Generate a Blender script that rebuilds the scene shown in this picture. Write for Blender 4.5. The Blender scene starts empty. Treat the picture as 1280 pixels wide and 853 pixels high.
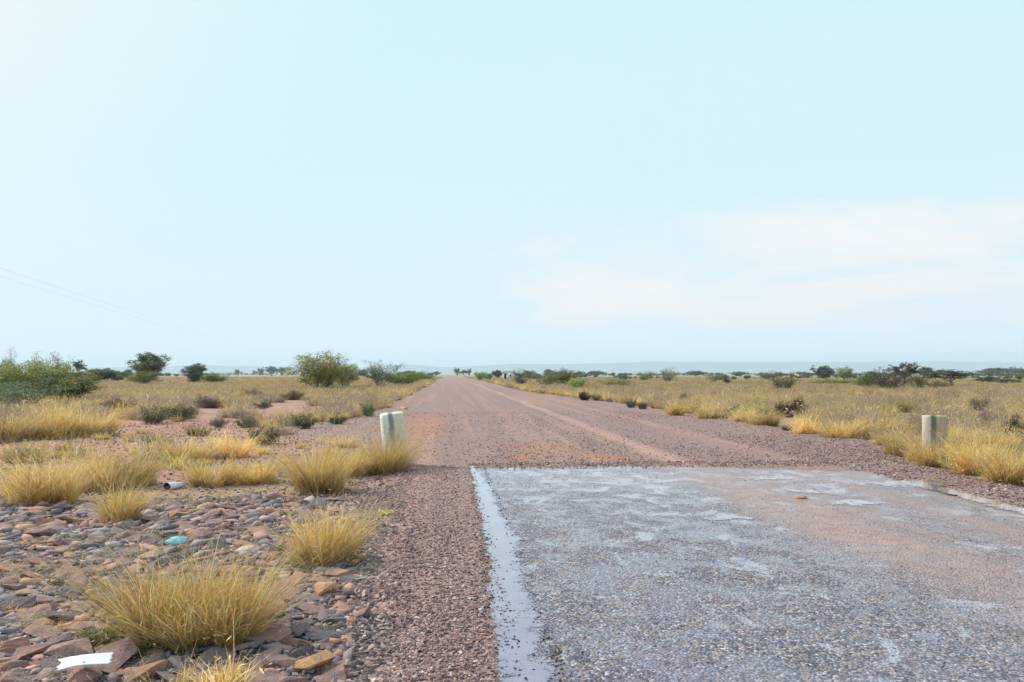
import bpy, math, random
import numpy as np
R = math.radians
rng = np.random.default_rng(7)
random.seed(7)
sc = bpy.context.scene
col = sc.collection

# ---------------------------------------------------------------- camera
F, CX, HY, VX, CAMH = 995.0, 640.0, 468.0, 562.0, 1.6
cam_d = bpy.data.cameras.new('camera'); cam = bpy.data.objects.new('camera', cam_d); col.objects.link(cam)
cam_d.sensor_width = 36; cam_d.lens = 36 * F / 1280
cam_d.clip_start = 0.05; cam_d.clip_end = 60000
YAW, PITCH = math.atan((CX - VX) / F), math.atan((HY - 426.5) / F)
cam.location = (0, 0, CAMH); cam.rotation_euler = (math.pi / 2 + PITCH, 0, -YAW)
sc.camera = cam
sc.view_settings.view_transform = 'Standard'; sc.view_settings.look = 'None'
sc.view_settings.exposure = 0.35; sc.view_settings.gamma = 1.0
sc.cycles.use_denoising = True
sc.cycles.max_bounces = 8; sc.cycles.volume_bounces = 4; sc.cycles.transparent_max_bounces = 8

# ---------------------------------------------------------------- node helper
class NT:
    def __init__(s, tree): s.t = tree; s.n = tree.nodes; s.l = tree.links
    def new(s, typ, **kw):
        n = s.n.new(typ)
        for k, v in kw.items(): setattr(n, k, v)
        return n
    def put(s, sock, v):
        if isinstance(v, bpy.types.NodeSocket): s.l.new(v, sock)
        elif v is not None:
            if sock.type == 'RGBA' and len(v) == 3: v = (*v, 1)
            sock.default_value = v
    def math(s, op, a, b=None, c=None, clamp=False):
        n = s.new('ShaderNodeMath', operation=op, use_clamp=clamp)
        for i, v in enumerate((a, b, c)):
            if v is not None: s.put(n.inputs[i], v)
        return n.outputs[0]
    def mix(s, f, a, b, mode='MIX'):
        n = s.new('ShaderNodeMix', data_type='RGBA', blend_type=mode)
        s.put(n.inputs[0], f); s.put(n.inputs[6], a); s.put(n.inputs[7], b)
        return n.outputs[2]
    def step(s, v, a, b, lo=0.0, hi=1.0):
        n = s.new('ShaderNodeMapRange', interpolation_type='SMOOTHSTEP')
        s.put(n.inputs[0], v); n.inputs[1].default_value = a; n.inputs[2].default_value = b
        n.inputs[3].default_value = lo; n.inputs[4].default_value = hi
        return n.outputs[0]
    def noise(s, vec, scale, detail=4, rough=0.6, dist=0.0):
        n = s.new('ShaderNodeTexNoise'); s.put(n.inputs['Vector'], vec)
        n.inputs['Scale'].default_value = scale; n.inputs['Detail'].default_value = detail
        n.inputs['Roughness'].default_value = rough; n.inputs['Distortion'].default_value = dist
        return n.outputs[0]
    def voro(s, vec, scale, feature='F1'):
        n = s.new('ShaderNodeTexVoronoi', feature=feature); s.put(n.inputs['Vector'], vec)
        n.inputs['Scale'].default_value = scale
        return n
    def scalev(s, vec, sx, sy, sz=1.0, off=(0, 0, 0)):
        n = s.new('ShaderNodeMapping'); s.put(n.inputs[0], vec)
        n.inputs['Scale'].default_value = (sx, sy, sz); n.inputs['Location'].default_value = off
        return n.outputs[0]
    def ramp(s, v, stops):
        n = s.new('ShaderNodeValToRGB'); s.put(n.inputs[0], v)
        e = n.color_ramp.elements
        while len(e) < len(stops): e.new(0.5)
        for el, (p, c) in zip(e, stops): el.position = p; el.color = (*c, 1)
        return n.outputs[0]
    def pos(s): return s.new('ShaderNodeNewGeometry').outputs['Position']
    def xyz(s, v):
        n = s.new('ShaderNodeSeparateXYZ'); s.put(n.inputs[0], v); return n.outputs
    def bump(s, h, strength, dist, normal=None):
        n = s.new('ShaderNodeBump'); s.put(n.inputs['Height'], h)
        n.inputs['Strength'].default_value = strength; n.inputs['Distance'].default_value = dist
        if normal is not None: s.put(n.inputs['Normal'], normal)
        return n.outputs[0]

def mat(name):
    m = bpy.data.materials.new(name); m.use_nodes = True
    nt = NT(m.node_tree); p = nt.n['Principled BSDF']
    return m, nt, p, nt.n['Material Output']

# ---------------------------------------------------------------- sky and sun (thin overcast)
SUN_EL, SUN_AZ = 38.0, -62.0                      # azimuth measured from +Y, negative = to the left
w = bpy.data.worlds.new('World'); sc.world = w; w.use_nodes = True
nt = NT(w.node_tree)
for n in list(nt.n): nt.n.remove(n)
sky = nt.new('ShaderNodeTexSky', sky_type='NISHITA'); sky.sun_disc = False
sky.sun_elevation = R(SUN_EL); sky.sun_rotation = R(SUN_AZ)
sky.air_density = 1.2; sky.dust_density = 3.0
b1 = nt.new('ShaderNodeBackground'); nt.put(b1.inputs[0], sky.outputs[0]); b1.inputs[1].default_value = 0.1
gen = nt.new('ShaderNodeTexCoord').outputs['Generated']
x, y, z = nt.xyz(gen)
zc = nt.math('MAXIMUM', z, 0.0)
base = nt.ramp(zc, [(0.0, (.70, .78, .88)), (0.08, (.61, .72, .80)), (0.25, (.535, .72, .76)), (0.5, (.515, .715, .75)), (1.0, (.50, .60, .74))])
# brighter milky area of the veil towards the sun, on the left
sd = (math.sin(R(SUN_AZ)) * math.cos(R(SUN_EL)), math.cos(R(SUN_AZ)) * math.cos(R(SUN_EL)), math.sin(R(SUN_EL)))
dt = nt.new('ShaderNodeVectorMath', operation='DOT_PRODUCT'); nt.put(dt.inputs[0], gen); dt.inputs[1].default_value = sd
glow = nt.step(dt.outputs['Value'], 0.62, 1.0)
base = nt.mix(glow, base, (.715, .745, .77))
# soft cloud banks low in the sky, drawn on a cloud plane (direction / height)
k = nt.math('DIVIDE', 1.0, nt.math('ADD', zc, 0.10))
cx, cy = nt.math('MULTIPLY', x, k), nt.math('MULTIPLY', y, k)
cmb = nt.new('ShaderNodeCombineXYZ'); nt.put(cmb.inputs[0], cx); nt.put(cmb.inputs[1], cy)
cv = nt.scalev(cmb.outputs[0], 0.55, 0.75, 1, (3.1, 1.9, 0))
cn = nt.noise(cv, 1.0, 7, 0.52, 0.4)
az = nt.step(x, -.10, 0.36)                       # banks stand on the right-hand side of the sky
band = nt.math('MULTIPLY', nt.step(zc, 0.22, 0.12), nt.step(zc, 0.0, 0.05))
cl = nt.math('MULTIPLY', nt.step(cn, 0.45, 0.56), nt.math('MULTIPLY', az, band))
ex = nt.math('DIVIDE', nt.math('SUBTRACT', x, .44), .42)
ez = nt.math('DIVIDE', nt.math('SUBTRACT', nt.math('SUBTRACT', zc, .122), nt.math('MULTIPLY', nt.math('SUBTRACT', x, .47), .05)), .080)
ed = nt.math('ADD', nt.math('MULTIPLY', ex, ex), nt.math('MULTIPLY', ez, ez))
cn2 = nt.noise(nt.scalev(gen, 3.2, 3.2, 13, (.4, 0, .2)), 1.0, 7, .55, .5)
ed = nt.math('ADD', ed, nt.math('MULTIPLY', nt.math('SUBTRACT', cn2, .5), 3.4))
bank = nt.math('MULTIPLY', nt.step(ed, 1.35, -.1), nt.math('MULTIPLY', nt.step(y, 0, .2), nt.step(cn2, .68, .42, .25, 1)))
cl = nt.math('MAXIMUM', nt.math('MULTIPLY', cl, .45), bank)
thin = nt.math('MULTIPLY', nt.step(nt.noise(nt.scalev(cmb.outputs[0], .25, .3, 1), 1.0, 5, .5), .35, .8), 0.22)
base = nt.mix(thin, base, (.66, .73, .77))
base = nt.mix(nt.math('MULTIPLY', cl, 0.95), base, (.78, .762, .765))
b2 = nt.new('ShaderNodeBackground'); nt.put(b2.inputs[0], base); b2.inputs[1].default_value = 1.0
ms = nt.new('ShaderNodeMixShader'); ms.inputs[0].default_value = 0.97
nt.l.new(b1.outputs[0], ms.inputs[1]); nt.l.new(b2.outputs[0], ms.inputs[2])
wo = nt.new('ShaderNodeOutputWorld'); nt.l.new(ms.outputs[0], wo.inputs[0])

sun_d = bpy.data.lights.new('sun', 'SUN'); sun = bpy.data.objects.new('sun', sun_d); col.objects.link(sun)
sun_d.energy = 3.3; sun_d.angle = R(9); sun_d.color = (1.0, .90, .76)
sun.rotation_euler = (R(90 - SUN_EL), 0, R(180 - SUN_AZ)); sun.location = (-30, 20, 40)

# ---------------------------------------------------------------- geometry helpers
CY_, SY_ = math.cos(YAW), math.sin(YAW)
def XY(px, fwd):
    """plan position of a point seen in column px at a distance fwd along the view axis"""
    r = (px - CX) / F * fwd
    return r * CY_ + fwd * SY_, fwd * CY_ - r * SY_
def PXF(x, y):
    """column and distance along the view axis of a plan position"""
    f = np.maximum(y * CY_ + x * SY_, .5); r = x * CY_ - y * SY_
    return CX + r / f * F, f
def D(py): return CAMH * F / (py - HY)
def P(px, py, z=0.0): return XY(px, (CAMH - z) * F / (py - HY))
def at(px, dist): return XY(px, dist)

_perm = np.random.default_rng(3).random((256, 256))
def vnoise(x, y):
    x = np.asarray(x, float); y = np.asarray(y, float)
    xi, yi = np.floor(x).astype(int), np.floor(y).astype(int); fx, fy = x - xi, y - yi
    fx = fx * fx * (3 - 2 * fx); fy = fy * fy * (3 - 2 * fy)
    g = lambda a, b: _perm[a % 256, b % 256]
    return (g(xi, yi) * (1 - fx) + g(xi + 1, yi) * fx) * (1 - fy) + (g(xi, yi + 1) * (1 - fx) + g(xi + 1, yi + 1) * fx) * fy
def fbm(x, y, o=3):
    s = 0; a = 0.5
    for i in range(o): s = s + a * vnoise(x * 2 ** i + 17 * i, y * 2 ** i + 5 * i); a *= 0.5
    return s / (1 - 0.5 ** o)
def sst(a, b, v):
    t = np.clip((v - a) / (b - a), 0, 1); return t * t * (3 - 2 * t)

def road_left(y):
    y = np.asarray(y, float)
    e = np.interp(y, [-10, 4, 8, 11, 14, 17, 19, 21, 26, 31, 36, 3000], [-.4, -.5, -.72, -.98, -1.15, -1.5, -2.4, -3.9, -4.4, -3.4, -3.1, -3.1])
    return e + (fbm(y * 1.3, y * 0 + 3.3) - .5) * .5
def road_right(y):
    y = np.asarray(y, float)
    e = np.interp(y, [-10, 10, 14.5, 17, 20, 26, 42, 54, 75, 3000], [8.1, 8.2, 8.6, 9.6, 10.6, 9.9, 9.8, 8.6, 7.3, 7.3])
    return e + (fbm(y * .9, y * 0 + 9.3) - .5) * .6

def gz(x, y):
    """height of the natural ground"""
    x = np.asarray(x, float); y = np.asarray(y, float)
    n = (fbm(x * .35, y * .35) - .5) * .16 + (fbm(x * 1.7 + 9, y * 1.7) - .5) * .05
    off = np.maximum(sst(.2, 3.5, road_left(y) - x), sst(.2, 3.5, x - road_right(y)))
    return -.035 + n * off * (1 - sst(70, 160, np.hypot(x, y)))

ELL = [(60, 562, 200, 13), (215, 533, 140, 14), (350, 514, 80, 10), (330, 562, 140, 20), (120, 590, 150, 12), (300, 492, 60, 4)]
def bare(x, y):
    """1 where the soil of the left verge is bare"""
    x = np.asarray(x, float); y = np.asarray(y, float)
    px, ff = PXF(x, y); py = HY + CAMH * F / ff
    m = 0
    for (a, b, ra, rb) in ELL:
        m = np.maximum(m, 1 - sst(.6, 1.15, np.sqrt(((px - a) / ra) ** 2 + ((py - b) / rb) ** 2) + (fbm(x * .8, y * .8) - .5) * .9))
    return m

def make_mesh(name, V, T, m=None, tint=None, smooth=False, parent=None, loc=None, link=True):
    """V (n,3), T (k,3 or 4) -> one mesh object"""
    V = np.asarray(V, np.float32); T = np.asarray(T, np.int32)
    me = bpy.data.meshes.new(name); k = T.shape[1]
    me.vertices.add(len(V)); me.vertices.foreach_set('co', V.ravel())
    me.loops.add(T.size); me.loops.foreach_set('vertex_index', T.ravel())
    me.polygons.add(len(T)); me.polygons.foreach_set('loop_start', np.arange(0, T.size, k, dtype=np.int32))
    me.polygons.foreach_set('loop_total', np.full(len(T), k, np.int32))
    if smooth: me.polygons.foreach_set('use_smooth', np.ones(len(T), bool))
    if tint is not None:
        a = me.color_attributes.new('tint', 'FLOAT_COLOR', 'POINT')
        a.data.foreach_set('color', np.concatenate([tint, np.ones((len(tint), 1))], 1).astype(np.float32).ravel())
    me.update(calc_edges=True); me.validate()
    if m: me.materials.append(m)
    o = bpy.data.objects.new(name, me)
    if link: col.objects.link(o)
    if parent: o.parent = parent
    if loc is not None: o.location = loc
    return o

def tag(o, label=None, cat=None, group=None, kind=None):
    if label: o['label'] = label
    if cat: o['category'] = cat
    if group: o['group'] = group
    if kind: o['kind'] = kind
    return o
def empty(name, loc=(0, 0, 0), rz=0):
    o = bpy.data.objects.new(name, None); col.objects.link(o); o.location = loc; o.rotation_euler = (0, 0, rz); o.empty_display_size = .2
    return o
def grid_mesh(name, xs, ys, zf, m, **kw):
    X, Y = np.meshgrid(xs, ys) if np.ndim(xs) == 1 else (xs, np.broadcast_to(ys[:, None], xs.shape))
    Z = zf(X, Y); nr, nc = X.shape
    i = (np.arange(nr - 1)[:, None] * nc + np.arange(nc - 1)[None]).ravel()
    return make_mesh(name, np.stack([X, Y, Z], -1).reshape(-1, 3), np.stack([i, i + 1, i + 1 + nc, i + nc], 1), m, smooth=True, **kw)

# ---------------------------------------------------------------- setting: ground
m_ground, nt, p, out = mat('dry_soil')
g = nt.pos(); gx, gy, _ = nt.xyz(g)
ab = nt.new('ShaderNodeAttribute', attribute_name='bare').outputs['Fac']
n1 = nt.noise(g, 0.55, 6); n2 = nt.noise(g, 9, 5, .7); n3 = nt.noise(g, 60, 3, .7); n4 = nt.noise(g, .03, 4, .6)
lit = nt.ramp(n2, [(.3, (.19, .115, .085)), (.5, (.32, .22, .15)), (.72, (.42, .32, .20))])
red = nt.ramp(nt.math('ADD', nt.math('MULTIPLY', n1, .6), nt.math('MULTIPLY', n3, .4)), [(.35, (.28, .135, .10)), (.5, (.42, .21, .165)), (.68, (.40, .29, .235))])
far = nt.ramp(nt.noise(nt.scalev(g, 1, .35), .05, 6, .7), [(.3, (.20, .19, .12)), (.5, (.33, .27, .17)), (.7, (.42, .34, .22))])
c = nt.mix(nt.math('ADD', ab, nt.math('MULTIPLY', nt.step(n1, .5, .68), .6), clamp=True), lit, red)
c = nt.mix(nt.step(gy, 60, 220), c, far)
nt.put(p.inputs['Base Color'], c); p.inputs['Roughness'].default_value = .95
nt.put(p.inputs['Normal'], nt.bump(nt.math('ADD', n2, nt.math('MULTIPLY', n3, .4)), .6, .04))

def axis(limn, limp, s, n):
    t = np.linspace(-math.asinh(limn / s), math.asinh(limp / s), n); return np.sinh(t) * s
gxs = axis(13000, 13000, 9, 420); gys = axis(200, 13000, 14, 300)
ground = grid_mesh('ground', gxs, gys, lambda X, Y: gz(X, Y), m_ground)
tag(ground, kind='structure')
X, Y = np.meshgrid(gxs, gys)
a = ground.data.attributes.new('bare', 'FLOAT', 'POINT'); a.data.foreach_set('value', bare(X, Y).astype(np.float32).ravel())

# ---------------------------------------------------------------- gravel road
m_road, nt, p, out = mat('road_gravel')
g = nt.pos(); gx, gy, _ = nt.xyz(g)
v1 = nt.voro(g, 42); v2 = nt.voro(g, 95)
cell = nt.xyz(v1.outputs['Color'])[0]; cell2 = nt.xyz(v2.outputs['Color'])[0]
n1 = nt.noise(nt.scalev(g, 1, .22), .9, 5, .65); n2 = nt.noise(g, 5, 5, .7)
st = nt.ramp(cell, [(.0, (.06, .042, .048)), (.35, (.19, .115, .11)), (.6, (.31, .185, .165)), (.85, (.44, .28, .235)), (1, (.66, .54, .49))])
st2 = nt.ramp(cell2, [(.0, (.10, .068, .068)), (.5, (.27, .18, .17)), (1, (.43, .31, .28))])
c = nt.mix(.35, st, st2)
dust = nt.ramp(n2, [(.3, (.31, .17, .13)), (.7, (.44, .265, .205))])
def bandx(cx, wd, soft, amt):
    wob = nt.math('MULTIPLY', nt.math('SUBTRACT', nt.noise(nt.scalev(g, 0, 1), .12, 3), .5), .5)
    d = nt.math('ABSOLUTE', nt.math('SUBTRACT', nt.math('ADD', gx, wob), cx))
    return nt.math('MULTIPLY', nt.step(d, wd + soft, wd), amt)
near_out = nt.step(gy, 10, 15)
tr = bandx(2.1, .10, .55, .65)
for (cx_, wd, so, am) in ((6.3, .1, .8, .45), (0.6, .2, .8, .35), (-.6, .1, .9, .35), (8.6, .1, .9, .4)):
    tr = nt.math('MAXIMUM', tr, bandx(cx_, wd, so, am))
streak = nt.noise(nt.scalev(g, 1.9, .03), 1.0, 4, .6)
tr = nt.math('MAXIMUM', nt.math('MULTIPLY', tr, nt.step(streak, .35, .6, .3, 1)), nt.math('MULTIPLY', nt.step(streak, .50, .62), .75))
tr = nt.math('MULTIPLY', tr, nt.step(n2, .3, .6, .65, 1))
c = nt.mix(nt.math('MAXIMUM', tr, nt.math('MULTIPLY', nt.step(n1, .5, .66), .5)), c, dust)
redt = nt.math('MULTIPLY', bandx(4.15, .05, .30, .8), nt.step(n2, .25, .55, .6, 1))
c = nt.mix(nt.math('MULTIPLY', redt, nt.step(n1, .35, .6, .35, .9)), c, (.48, .28, .225))
# bright orange clay showing through just before the sealed part
def spot(cx, cy, rx, ry, amt):
    dx = nt.math('DIVIDE', nt.math('SUBTRACT', gx, cx), rx); dy = nt.math('DIVIDE', nt.math('SUBTRACT', gy, cy), ry)
    d = nt.math('ADD', nt.math('POWER', dx, 2.0), nt.math('POWER', dy, 2.0))
    d = nt.math('ADD', d, nt.math('MULTIPLY', nt.math('SUBTRACT', nt.noise(g, 3.2, 7, .8), .5), 4.2))
    return nt.math('MULTIPLY', nt.step(d, 1.1, .2), amt)
for s_ in ((2.98, 15.1, .55, .9, .62), (1.35, 15.2, .42, .8, .5), (1.9, 17.2, 1.0, 1.6, .28), (-.9, 25.0, 1.0, 9, .38)):
    c = nt.mix(spot(*s_), c, (.48, .19, .095))
nt.put(p.inputs['Base Color'], c); p.inputs['Roughness'].default_value = .8
h = nt.math('MULTIPLY', v1.outputs['Distance'], -1.0)
h = nt.math('ADD', h, nt.math('MULTIPLY', v2.outputs['Distance'], -.5))
damp = nt.math('MAXIMUM', tr, redt)
nt.put(p.inputs['Normal'], nt.bump(nt.math('MULTIPLY', h, nt.math('SUBTRACT', 1.0, nt.math('MULTIPLY', damp, .7))), .9, .018))
ry = np.concatenate([np.arange(-8, 40, .35), 40 * 1.035 ** np.arange(0, 130)]); ry = ry[ry < 3200]
L, Rr = road_left(ry), road_right(ry); t = np.linspace(0, 1, 41)
RX = L[:, None] * (1 - t) + Rr[:, None] * t
def road_z(X, Y):
    ed = np.minimum(X - road_left(Y), road_right(Y) - X)
    rut = .012 * np.exp(-((X - 4.15) / .25) ** 2) + .01 * np.exp(-((X - 2.1) / .25) ** 2)
    rel = (fbm(X * 1.2, Y * .5) - .5) * .03 * sst(13.9, 16, Y)
    return -.04 + .05 * sst(0, .45, ed) - rut * sst(14, 16, Y) + rel * sst(0, .6, ed)
road = grid_mesh('gravel_road', RX, ry, road_z, m_road); tag(road, kind='structure')

# ---------------------------------------------------------------- sealed floodway slab, wet
m_seal, nt, p, out = mat('wet_chip_seal')
g = nt.pos(); gx, gy, _ = nt.xyz(g)
v1 = nt.voro(g, 56); v2 = nt.voro(g, 31)
cell = nt.xyz(v1.outputs['Color'])[0]; cell2 = nt.xyz(v2.outputs['Color'])[1]
st = nt.ramp(cell, [(.0, (.03, .03, .05)), (.35, (.10, .095, .145)), (.6, (.18, .165, .24)), (.85, (.31, .28, .36)), (1, (.58, .53, .54))])
c = nt.mix(nt.step(cell2, .70, .85), st, nt.mix(.6, st, (.32, .22, .16)))
c = nt.mix(nt.step(cell2, .22, .12, 0, .7), c, (.045, .04, .055))
n1 = nt.noise(nt.scalev(g, 1, .5), 1.1, 6, .6, .3); n2 = nt.noise(g, 6, 5, .7)
silt_sheen = nt.math('MULTIPLY', nt.step(n1, .50, .66), .35)
c = nt.mix(silt_sheen, c, (.27, .24, .33))  # silt patches, tinted blue to imitate the reflected sky
wob = nt.math('MULTIPLY', nt.math('SUBTRACT', nt.noise(g, .6, 4), .5), 1.0)
dd = nt.math('ABSOLUTE', nt.math('SUBTRACT', nt.math('ADD', gx, wob), 4.05))
sk = nt.noise(nt.scalev(g, 2.2, .12), 1.0, 5, .65)
red = nt.math('MULTIPLY', nt.step(dd, .95, .2), nt.step(n2, .2, .62, .45, 1))
red = nt.math('MAXIMUM', red, nt.math('MULTIPLY', nt.step(gx, 2.8, 4.4), nt.math('MULTIPLY', nt.step(sk, .42, .60), .75)))
dd2 = nt.math('ABSOLUTE', nt.math('SUBTRACT', nt.math('ADD', gx, wob), 5.6))
red = nt.math('MAXIMUM', red, nt.math('MULTIPLY', nt.step(dd2, .9, .1), .45))
red = nt.math('MULTIPLY', red, nt.step(gy, 4.0, 7.5, .35, 1))
edge = nt.math('MULTIPLY', nt.math('MAXIMUM', nt.step(gx, 6.1, 6.8), nt.math('MULTIPLY', nt.step(gy, 13.3, 13.85), nt.step(gx, 2.6, 3.6))), .8)
red = nt.math('MAXIMUM', red, edge)
c = nt.mix(red, c, nt.ramp(n2, [(.3, (.32, .20, .17)), (.7, (.45, .30, .265))]))
nt.put(p.inputs['Base Color'], c)
p.inputs['Roughness'].default_value = .55
h = nt.math('MULTIPLY', v1.outputs['Distance'], -1.0)
rough_n = nt.bump(h, 1.0, .016)
nt.put(p.inputs['Normal'], rough_n)
pn = nt.noise(nt.scalev(g, 1, 1.0), 1.9, 7, .68, .5)
chip = nt.math('MULTIPLY', nt.math('SUBTRACT', v1.outputs['Distance'], .4), .22)
film = nt.step(nt.math('ADD', pn, chip), .515, .575)
film = nt.math('MAXIMUM', film, nt.math('MULTIPLY', nt.step(gy, 8.0, 12.5), nt.step(nt.math('ADD', nt.noise(g, 9, 6, .75), chip), .42, .55)))
film = nt.math('MULTIPLY', film, nt.step(nt.noise(g, 26, 5, .85), .36, .52, .3, 1))
film = nt.math('MULTIPLY', film, nt.step(gy, 4.5, 9.5, .65, 1))
film = nt.math('MULTIPLY', film, nt.math('SUBTRACT', 1.0, nt.math('MULTIPLY', red, .75)))
c = nt.mix(nt.math('MULTIPLY', film, .42), c, (.17, .15, .25))  # wet chips darken; the blue tint imitates sky sheen
# thin standing water in the shallow dips; a paler base colour imitates its sky sheen
dip = nt.math('ADD', nt.math('ADD', nt.noise(nt.scalev(g, 1, .8, 1, (3, 8, 0)), 2.1, 9, .72, .6), nt.math('MULTIPLY', chip, .35)), nt.step(gy, 6, 13.5, -.03, .05))
dip = nt.math('MULTIPLY', nt.step(dip, .548, .615), nt.math('SUBTRACT', 1.0, nt.math('MULTIPLY', red, .55)))
c = nt.mix(nt.math('MULTIPLY', dip, .8), c, (.36, .35, .43)); nt.put(p.inputs['Base Color'], c)
film = nt.math('MAXIMUM', film, dip)
nt.put(p.inputs['Coat Weight'], nt.math('ADD', nt.math('MULTIPLY', film, .88), .12))
nt.put(p.inputs['Coat Roughness'], nt.step(film, 0, 1, .26, .05))
p.inputs['Coat IOR'].default_value = 1.6
cb = nt.new('ShaderNodeBump'); nt.put(cb.inputs['Height'], h); cb.inputs['Distance'].default_value = .008
nt.put(cb.inputs['Strength'], nt.math('MULTIPLY', nt.step(film, 0, 1, .45, .13), nt.math('SUBTRACT', 1.0, nt.math('MULTIPLY', dip, .85)))); nt.put(p.inputs['Coat Normal'], cb.outputs[0])
sy = np.arange(-8, 13.81, .12); sxl = .33 + (fbm(sy * 3, sy * 0 + 1) - .5) * .09; sxr = 6.75 + (fbm(sy * .8, sy * 0 + 4) - .5) * .7
t = np.linspace(0, 1, 60); SX = sxl[:, None] * (1 - t) + sxr[:, None] * t
SY = np.broadcast_to(sy[:, None], SX.shape).copy()
SY[-1] += (fbm(SX[-1] * 2.2, SX[-1] * 0 + 8) - .5) * .7 - sst(3.2, 6.7, SX[-1]) * 1.1; SY[-9:-1] -= sst(3.2, 6.7, SX[-9:-1]) * 1.1 * (np.arange(8)[:, None] + 1) / 9; SY[-2] += (fbm(SX[-1] * 2.2, SX[-1] * 0 + 8) - .5) * .15
nr, nc = SX.shape; i = (np.arange(nr - 1)[:, None] * nc + np.arange(nc - 1)[None]).ravel()
SZ = np.full(SX.shape, .022); SZ[-1] = -.004; SZ[:, 0] = .006; SZ[:, -1] = .006
seal = make_mesh('sealed_road', np.stack([SX, SY, SZ], -1).reshape(-1, 3), np.stack([i, i + 1, i + 1 + nc, i + nc], 1), m_seal, smooth=True)
tag(seal, kind='structure')

# ---------------------------------------------------------------- puddles
m_water, nt, p, out = mat('puddle_water')
g = nt.pos()
c = nt.ramp(nt.noise(g, 2.5, 4), [(.3, (.20, .185, .27)), (.7, (.28, .255, .34))])
nt.put(p.inputs['Base Color'], c)
c = nt.mix(nt.math('MULTIPLY', nt.step(nt.noise(g, 55, 4, .85), .60, .66), .8), c, (.09, .075, .09))
nt.put(p.inputs['Base Color'], c); p.inputs['Roughness'].default_value = .05; p.inputs['IOR'].default_value = 1.42
p.inputs['Coat Weight'].default_value = .8; p.inputs['Coat Roughness'].default_value = .02; p.inputs['Coat IOR'].default_value = 1.40
nt.put(p.inputs['Normal'], nt.bump(nt.noise(g, 9, 3), .02, .01))
# the water line breaks up between the stone chips it stands in
inn = nt.new('ShaderNodeAttribute', attribute_name='inner').outputs['Fac']
vd = nt.voro(g, 75).outputs['Distance']
lv = nt.math('ADD', inn, nt.math('MULTIPLY', nt.math('SUBTRACT', vd, .42), .55))
lv = nt.math('ADD', lv, nt.math('MULTIPLY', nt.math('SUBTRACT', nt.noise(nt.scalev(g, 1, .8), 6, 7, .8), .5), nt.math('SUBTRACT', 4.0, nt.math('MULTIPLY', inn, 3.2))))
tr_ = nt.new('ShaderNodeBsdfTransparent'); mx = nt.new('ShaderNodeMixShader')
nt.put(mx.inputs[0], nt.step(lv, .12, .46)); nt.l.new(tr_.outputs[0], mx.inputs[1]); nt.l.new(p.outputs[0], mx.inputs[2]); nt.l.new(mx.outputs[0], out.inputs[0])
def inner(o, v):
    a = o.data.attributes.new('inner', 'FLOAT', 'POINT'); a.data.foreach_set('value', np.asarray(v, np.float32))
ys = np.arange(3.2, 13.78, .07)
l = .33 + (fbm(ys * 3, ys * 0 + 1) - .5) * .09 + .012 - .09 * sst(9, 4.3, ys)
r_ = np.interp(ys, [3, 4.1, 5.5, 7, 9, 11, 12.6, 13.7], [.66, .67, .70, .74, .70, .62, .55, .50]) + (fbm(ys * .9, ys * 0 + 6) - .5) * .22
ks = [0, .12, .42, .70, 1]; iv = [-.15, .45, .70, .36, -.3]; n = len(ys)
V = np.concatenate([np.column_stack([l * (1 - k_) + r_ * k_, ys, np.full(n, .027)]) for k_ in ks])
i = np.arange(n - 1)
T = np.concatenate([np.stack([i + q * n, i + (q + 1) * n, i + (q + 1) * n + 1, i + q * n + 1], 1) for q in range(4)])
o = make_mesh('puddle', V, T, m_water, smooth=True); tag(o, kind='structure'); inner(o, np.repeat(iv, n))
ys = np.arange(7.0, 11.4, .07); n = len(ys); mid = 6.66 + (fbm(ys * .9, ys * 0 + 3) - .5) * .25; hw = .24 * np.sin(np.linspace(.1, np.pi - .1, n)) ** .5 + (fbm(ys * 3, ys * 0 + 8) - .5) * .16
V = np.concatenate([np.column_stack([mid + k_ * hw, ys, np.full(n, .0285)]) for k_ in (-1, -.5, 0, .5, 1)]); i = np.arange(n - 1)
o = make_mesh('puddle', V, np.concatenate([np.stack([i + q * n, i + (q + 1) * n, i + (q + 1) * n + 1, i + q * n + 1], 1) for q in range(4)]), m_water, smooth=True); tag(o, kind='structure'); inner(o, np.repeat([-.3, .4, .72, .45, -.2], n))
def puddle(px, py, wpx, hpx, seed):
    cx_, cy_ = P(px, py); rx = wpx / 2 / F * D(py) * 1.35; ryy = abs(P(px, py - hpx / 2)[1] - P(px, py + hpx / 2)[1]) / 2 * 1.35
    n = 40; a_ = np.linspace(0, 2 * np.pi, n, endpoint=False); V = [[cx_, cy_]]; I = [.50]; T = []
    sk = (fbm(np.array([seed * 1.7]), np.array([2.0]))[0] - .5) * 1.6
    for q, k_ in enumerate((.35, .7, 1.0)):
        for b_ in a_: V.append([cx_ + np.cos(b_) * rx * k_ + sk * np.sin(b_) * ryy * k_, cy_ + np.sin(b_) * ryy * k_]); I.append([.36, .05, -.5][q])
    for q in range(n): T.append((0, 0, 1 + q, 1 + (q + 1) % n))
    for m_ in range(2):
        for q in range(n): T.append((1 + m_ * n + q, 1 + (m_ + 1) * n + q, 1 + (m_ + 1) * n + (q + 1) % n, 1 + m_ * n + (q + 1) % n))
    me = bpy.data.meshes.new('puddle'); me.from_pydata([(v[0], v[1], .0265 + .0003 * (seed % 5)) for v in V], [], [t_[1:] if t_[0] == t_[1] else t_ for t_ in T]); me.materials.append(m_water)
    o = bpy.data.objects.new('puddle', me); col.objects.link(o); tag(o, kind='structure'); inner(o, I)
for q, (a_, b_, c_, d_) in enumerate([(1012, 616, 52, 7), (1065, 630, 80, 9), (1130, 606, 150, 10), (905, 648, 60, 10), (960, 599, 80, 5), (1180, 604, 60, 5)]):
    puddle(a_, b_, c_, d_, q + 1)

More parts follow.
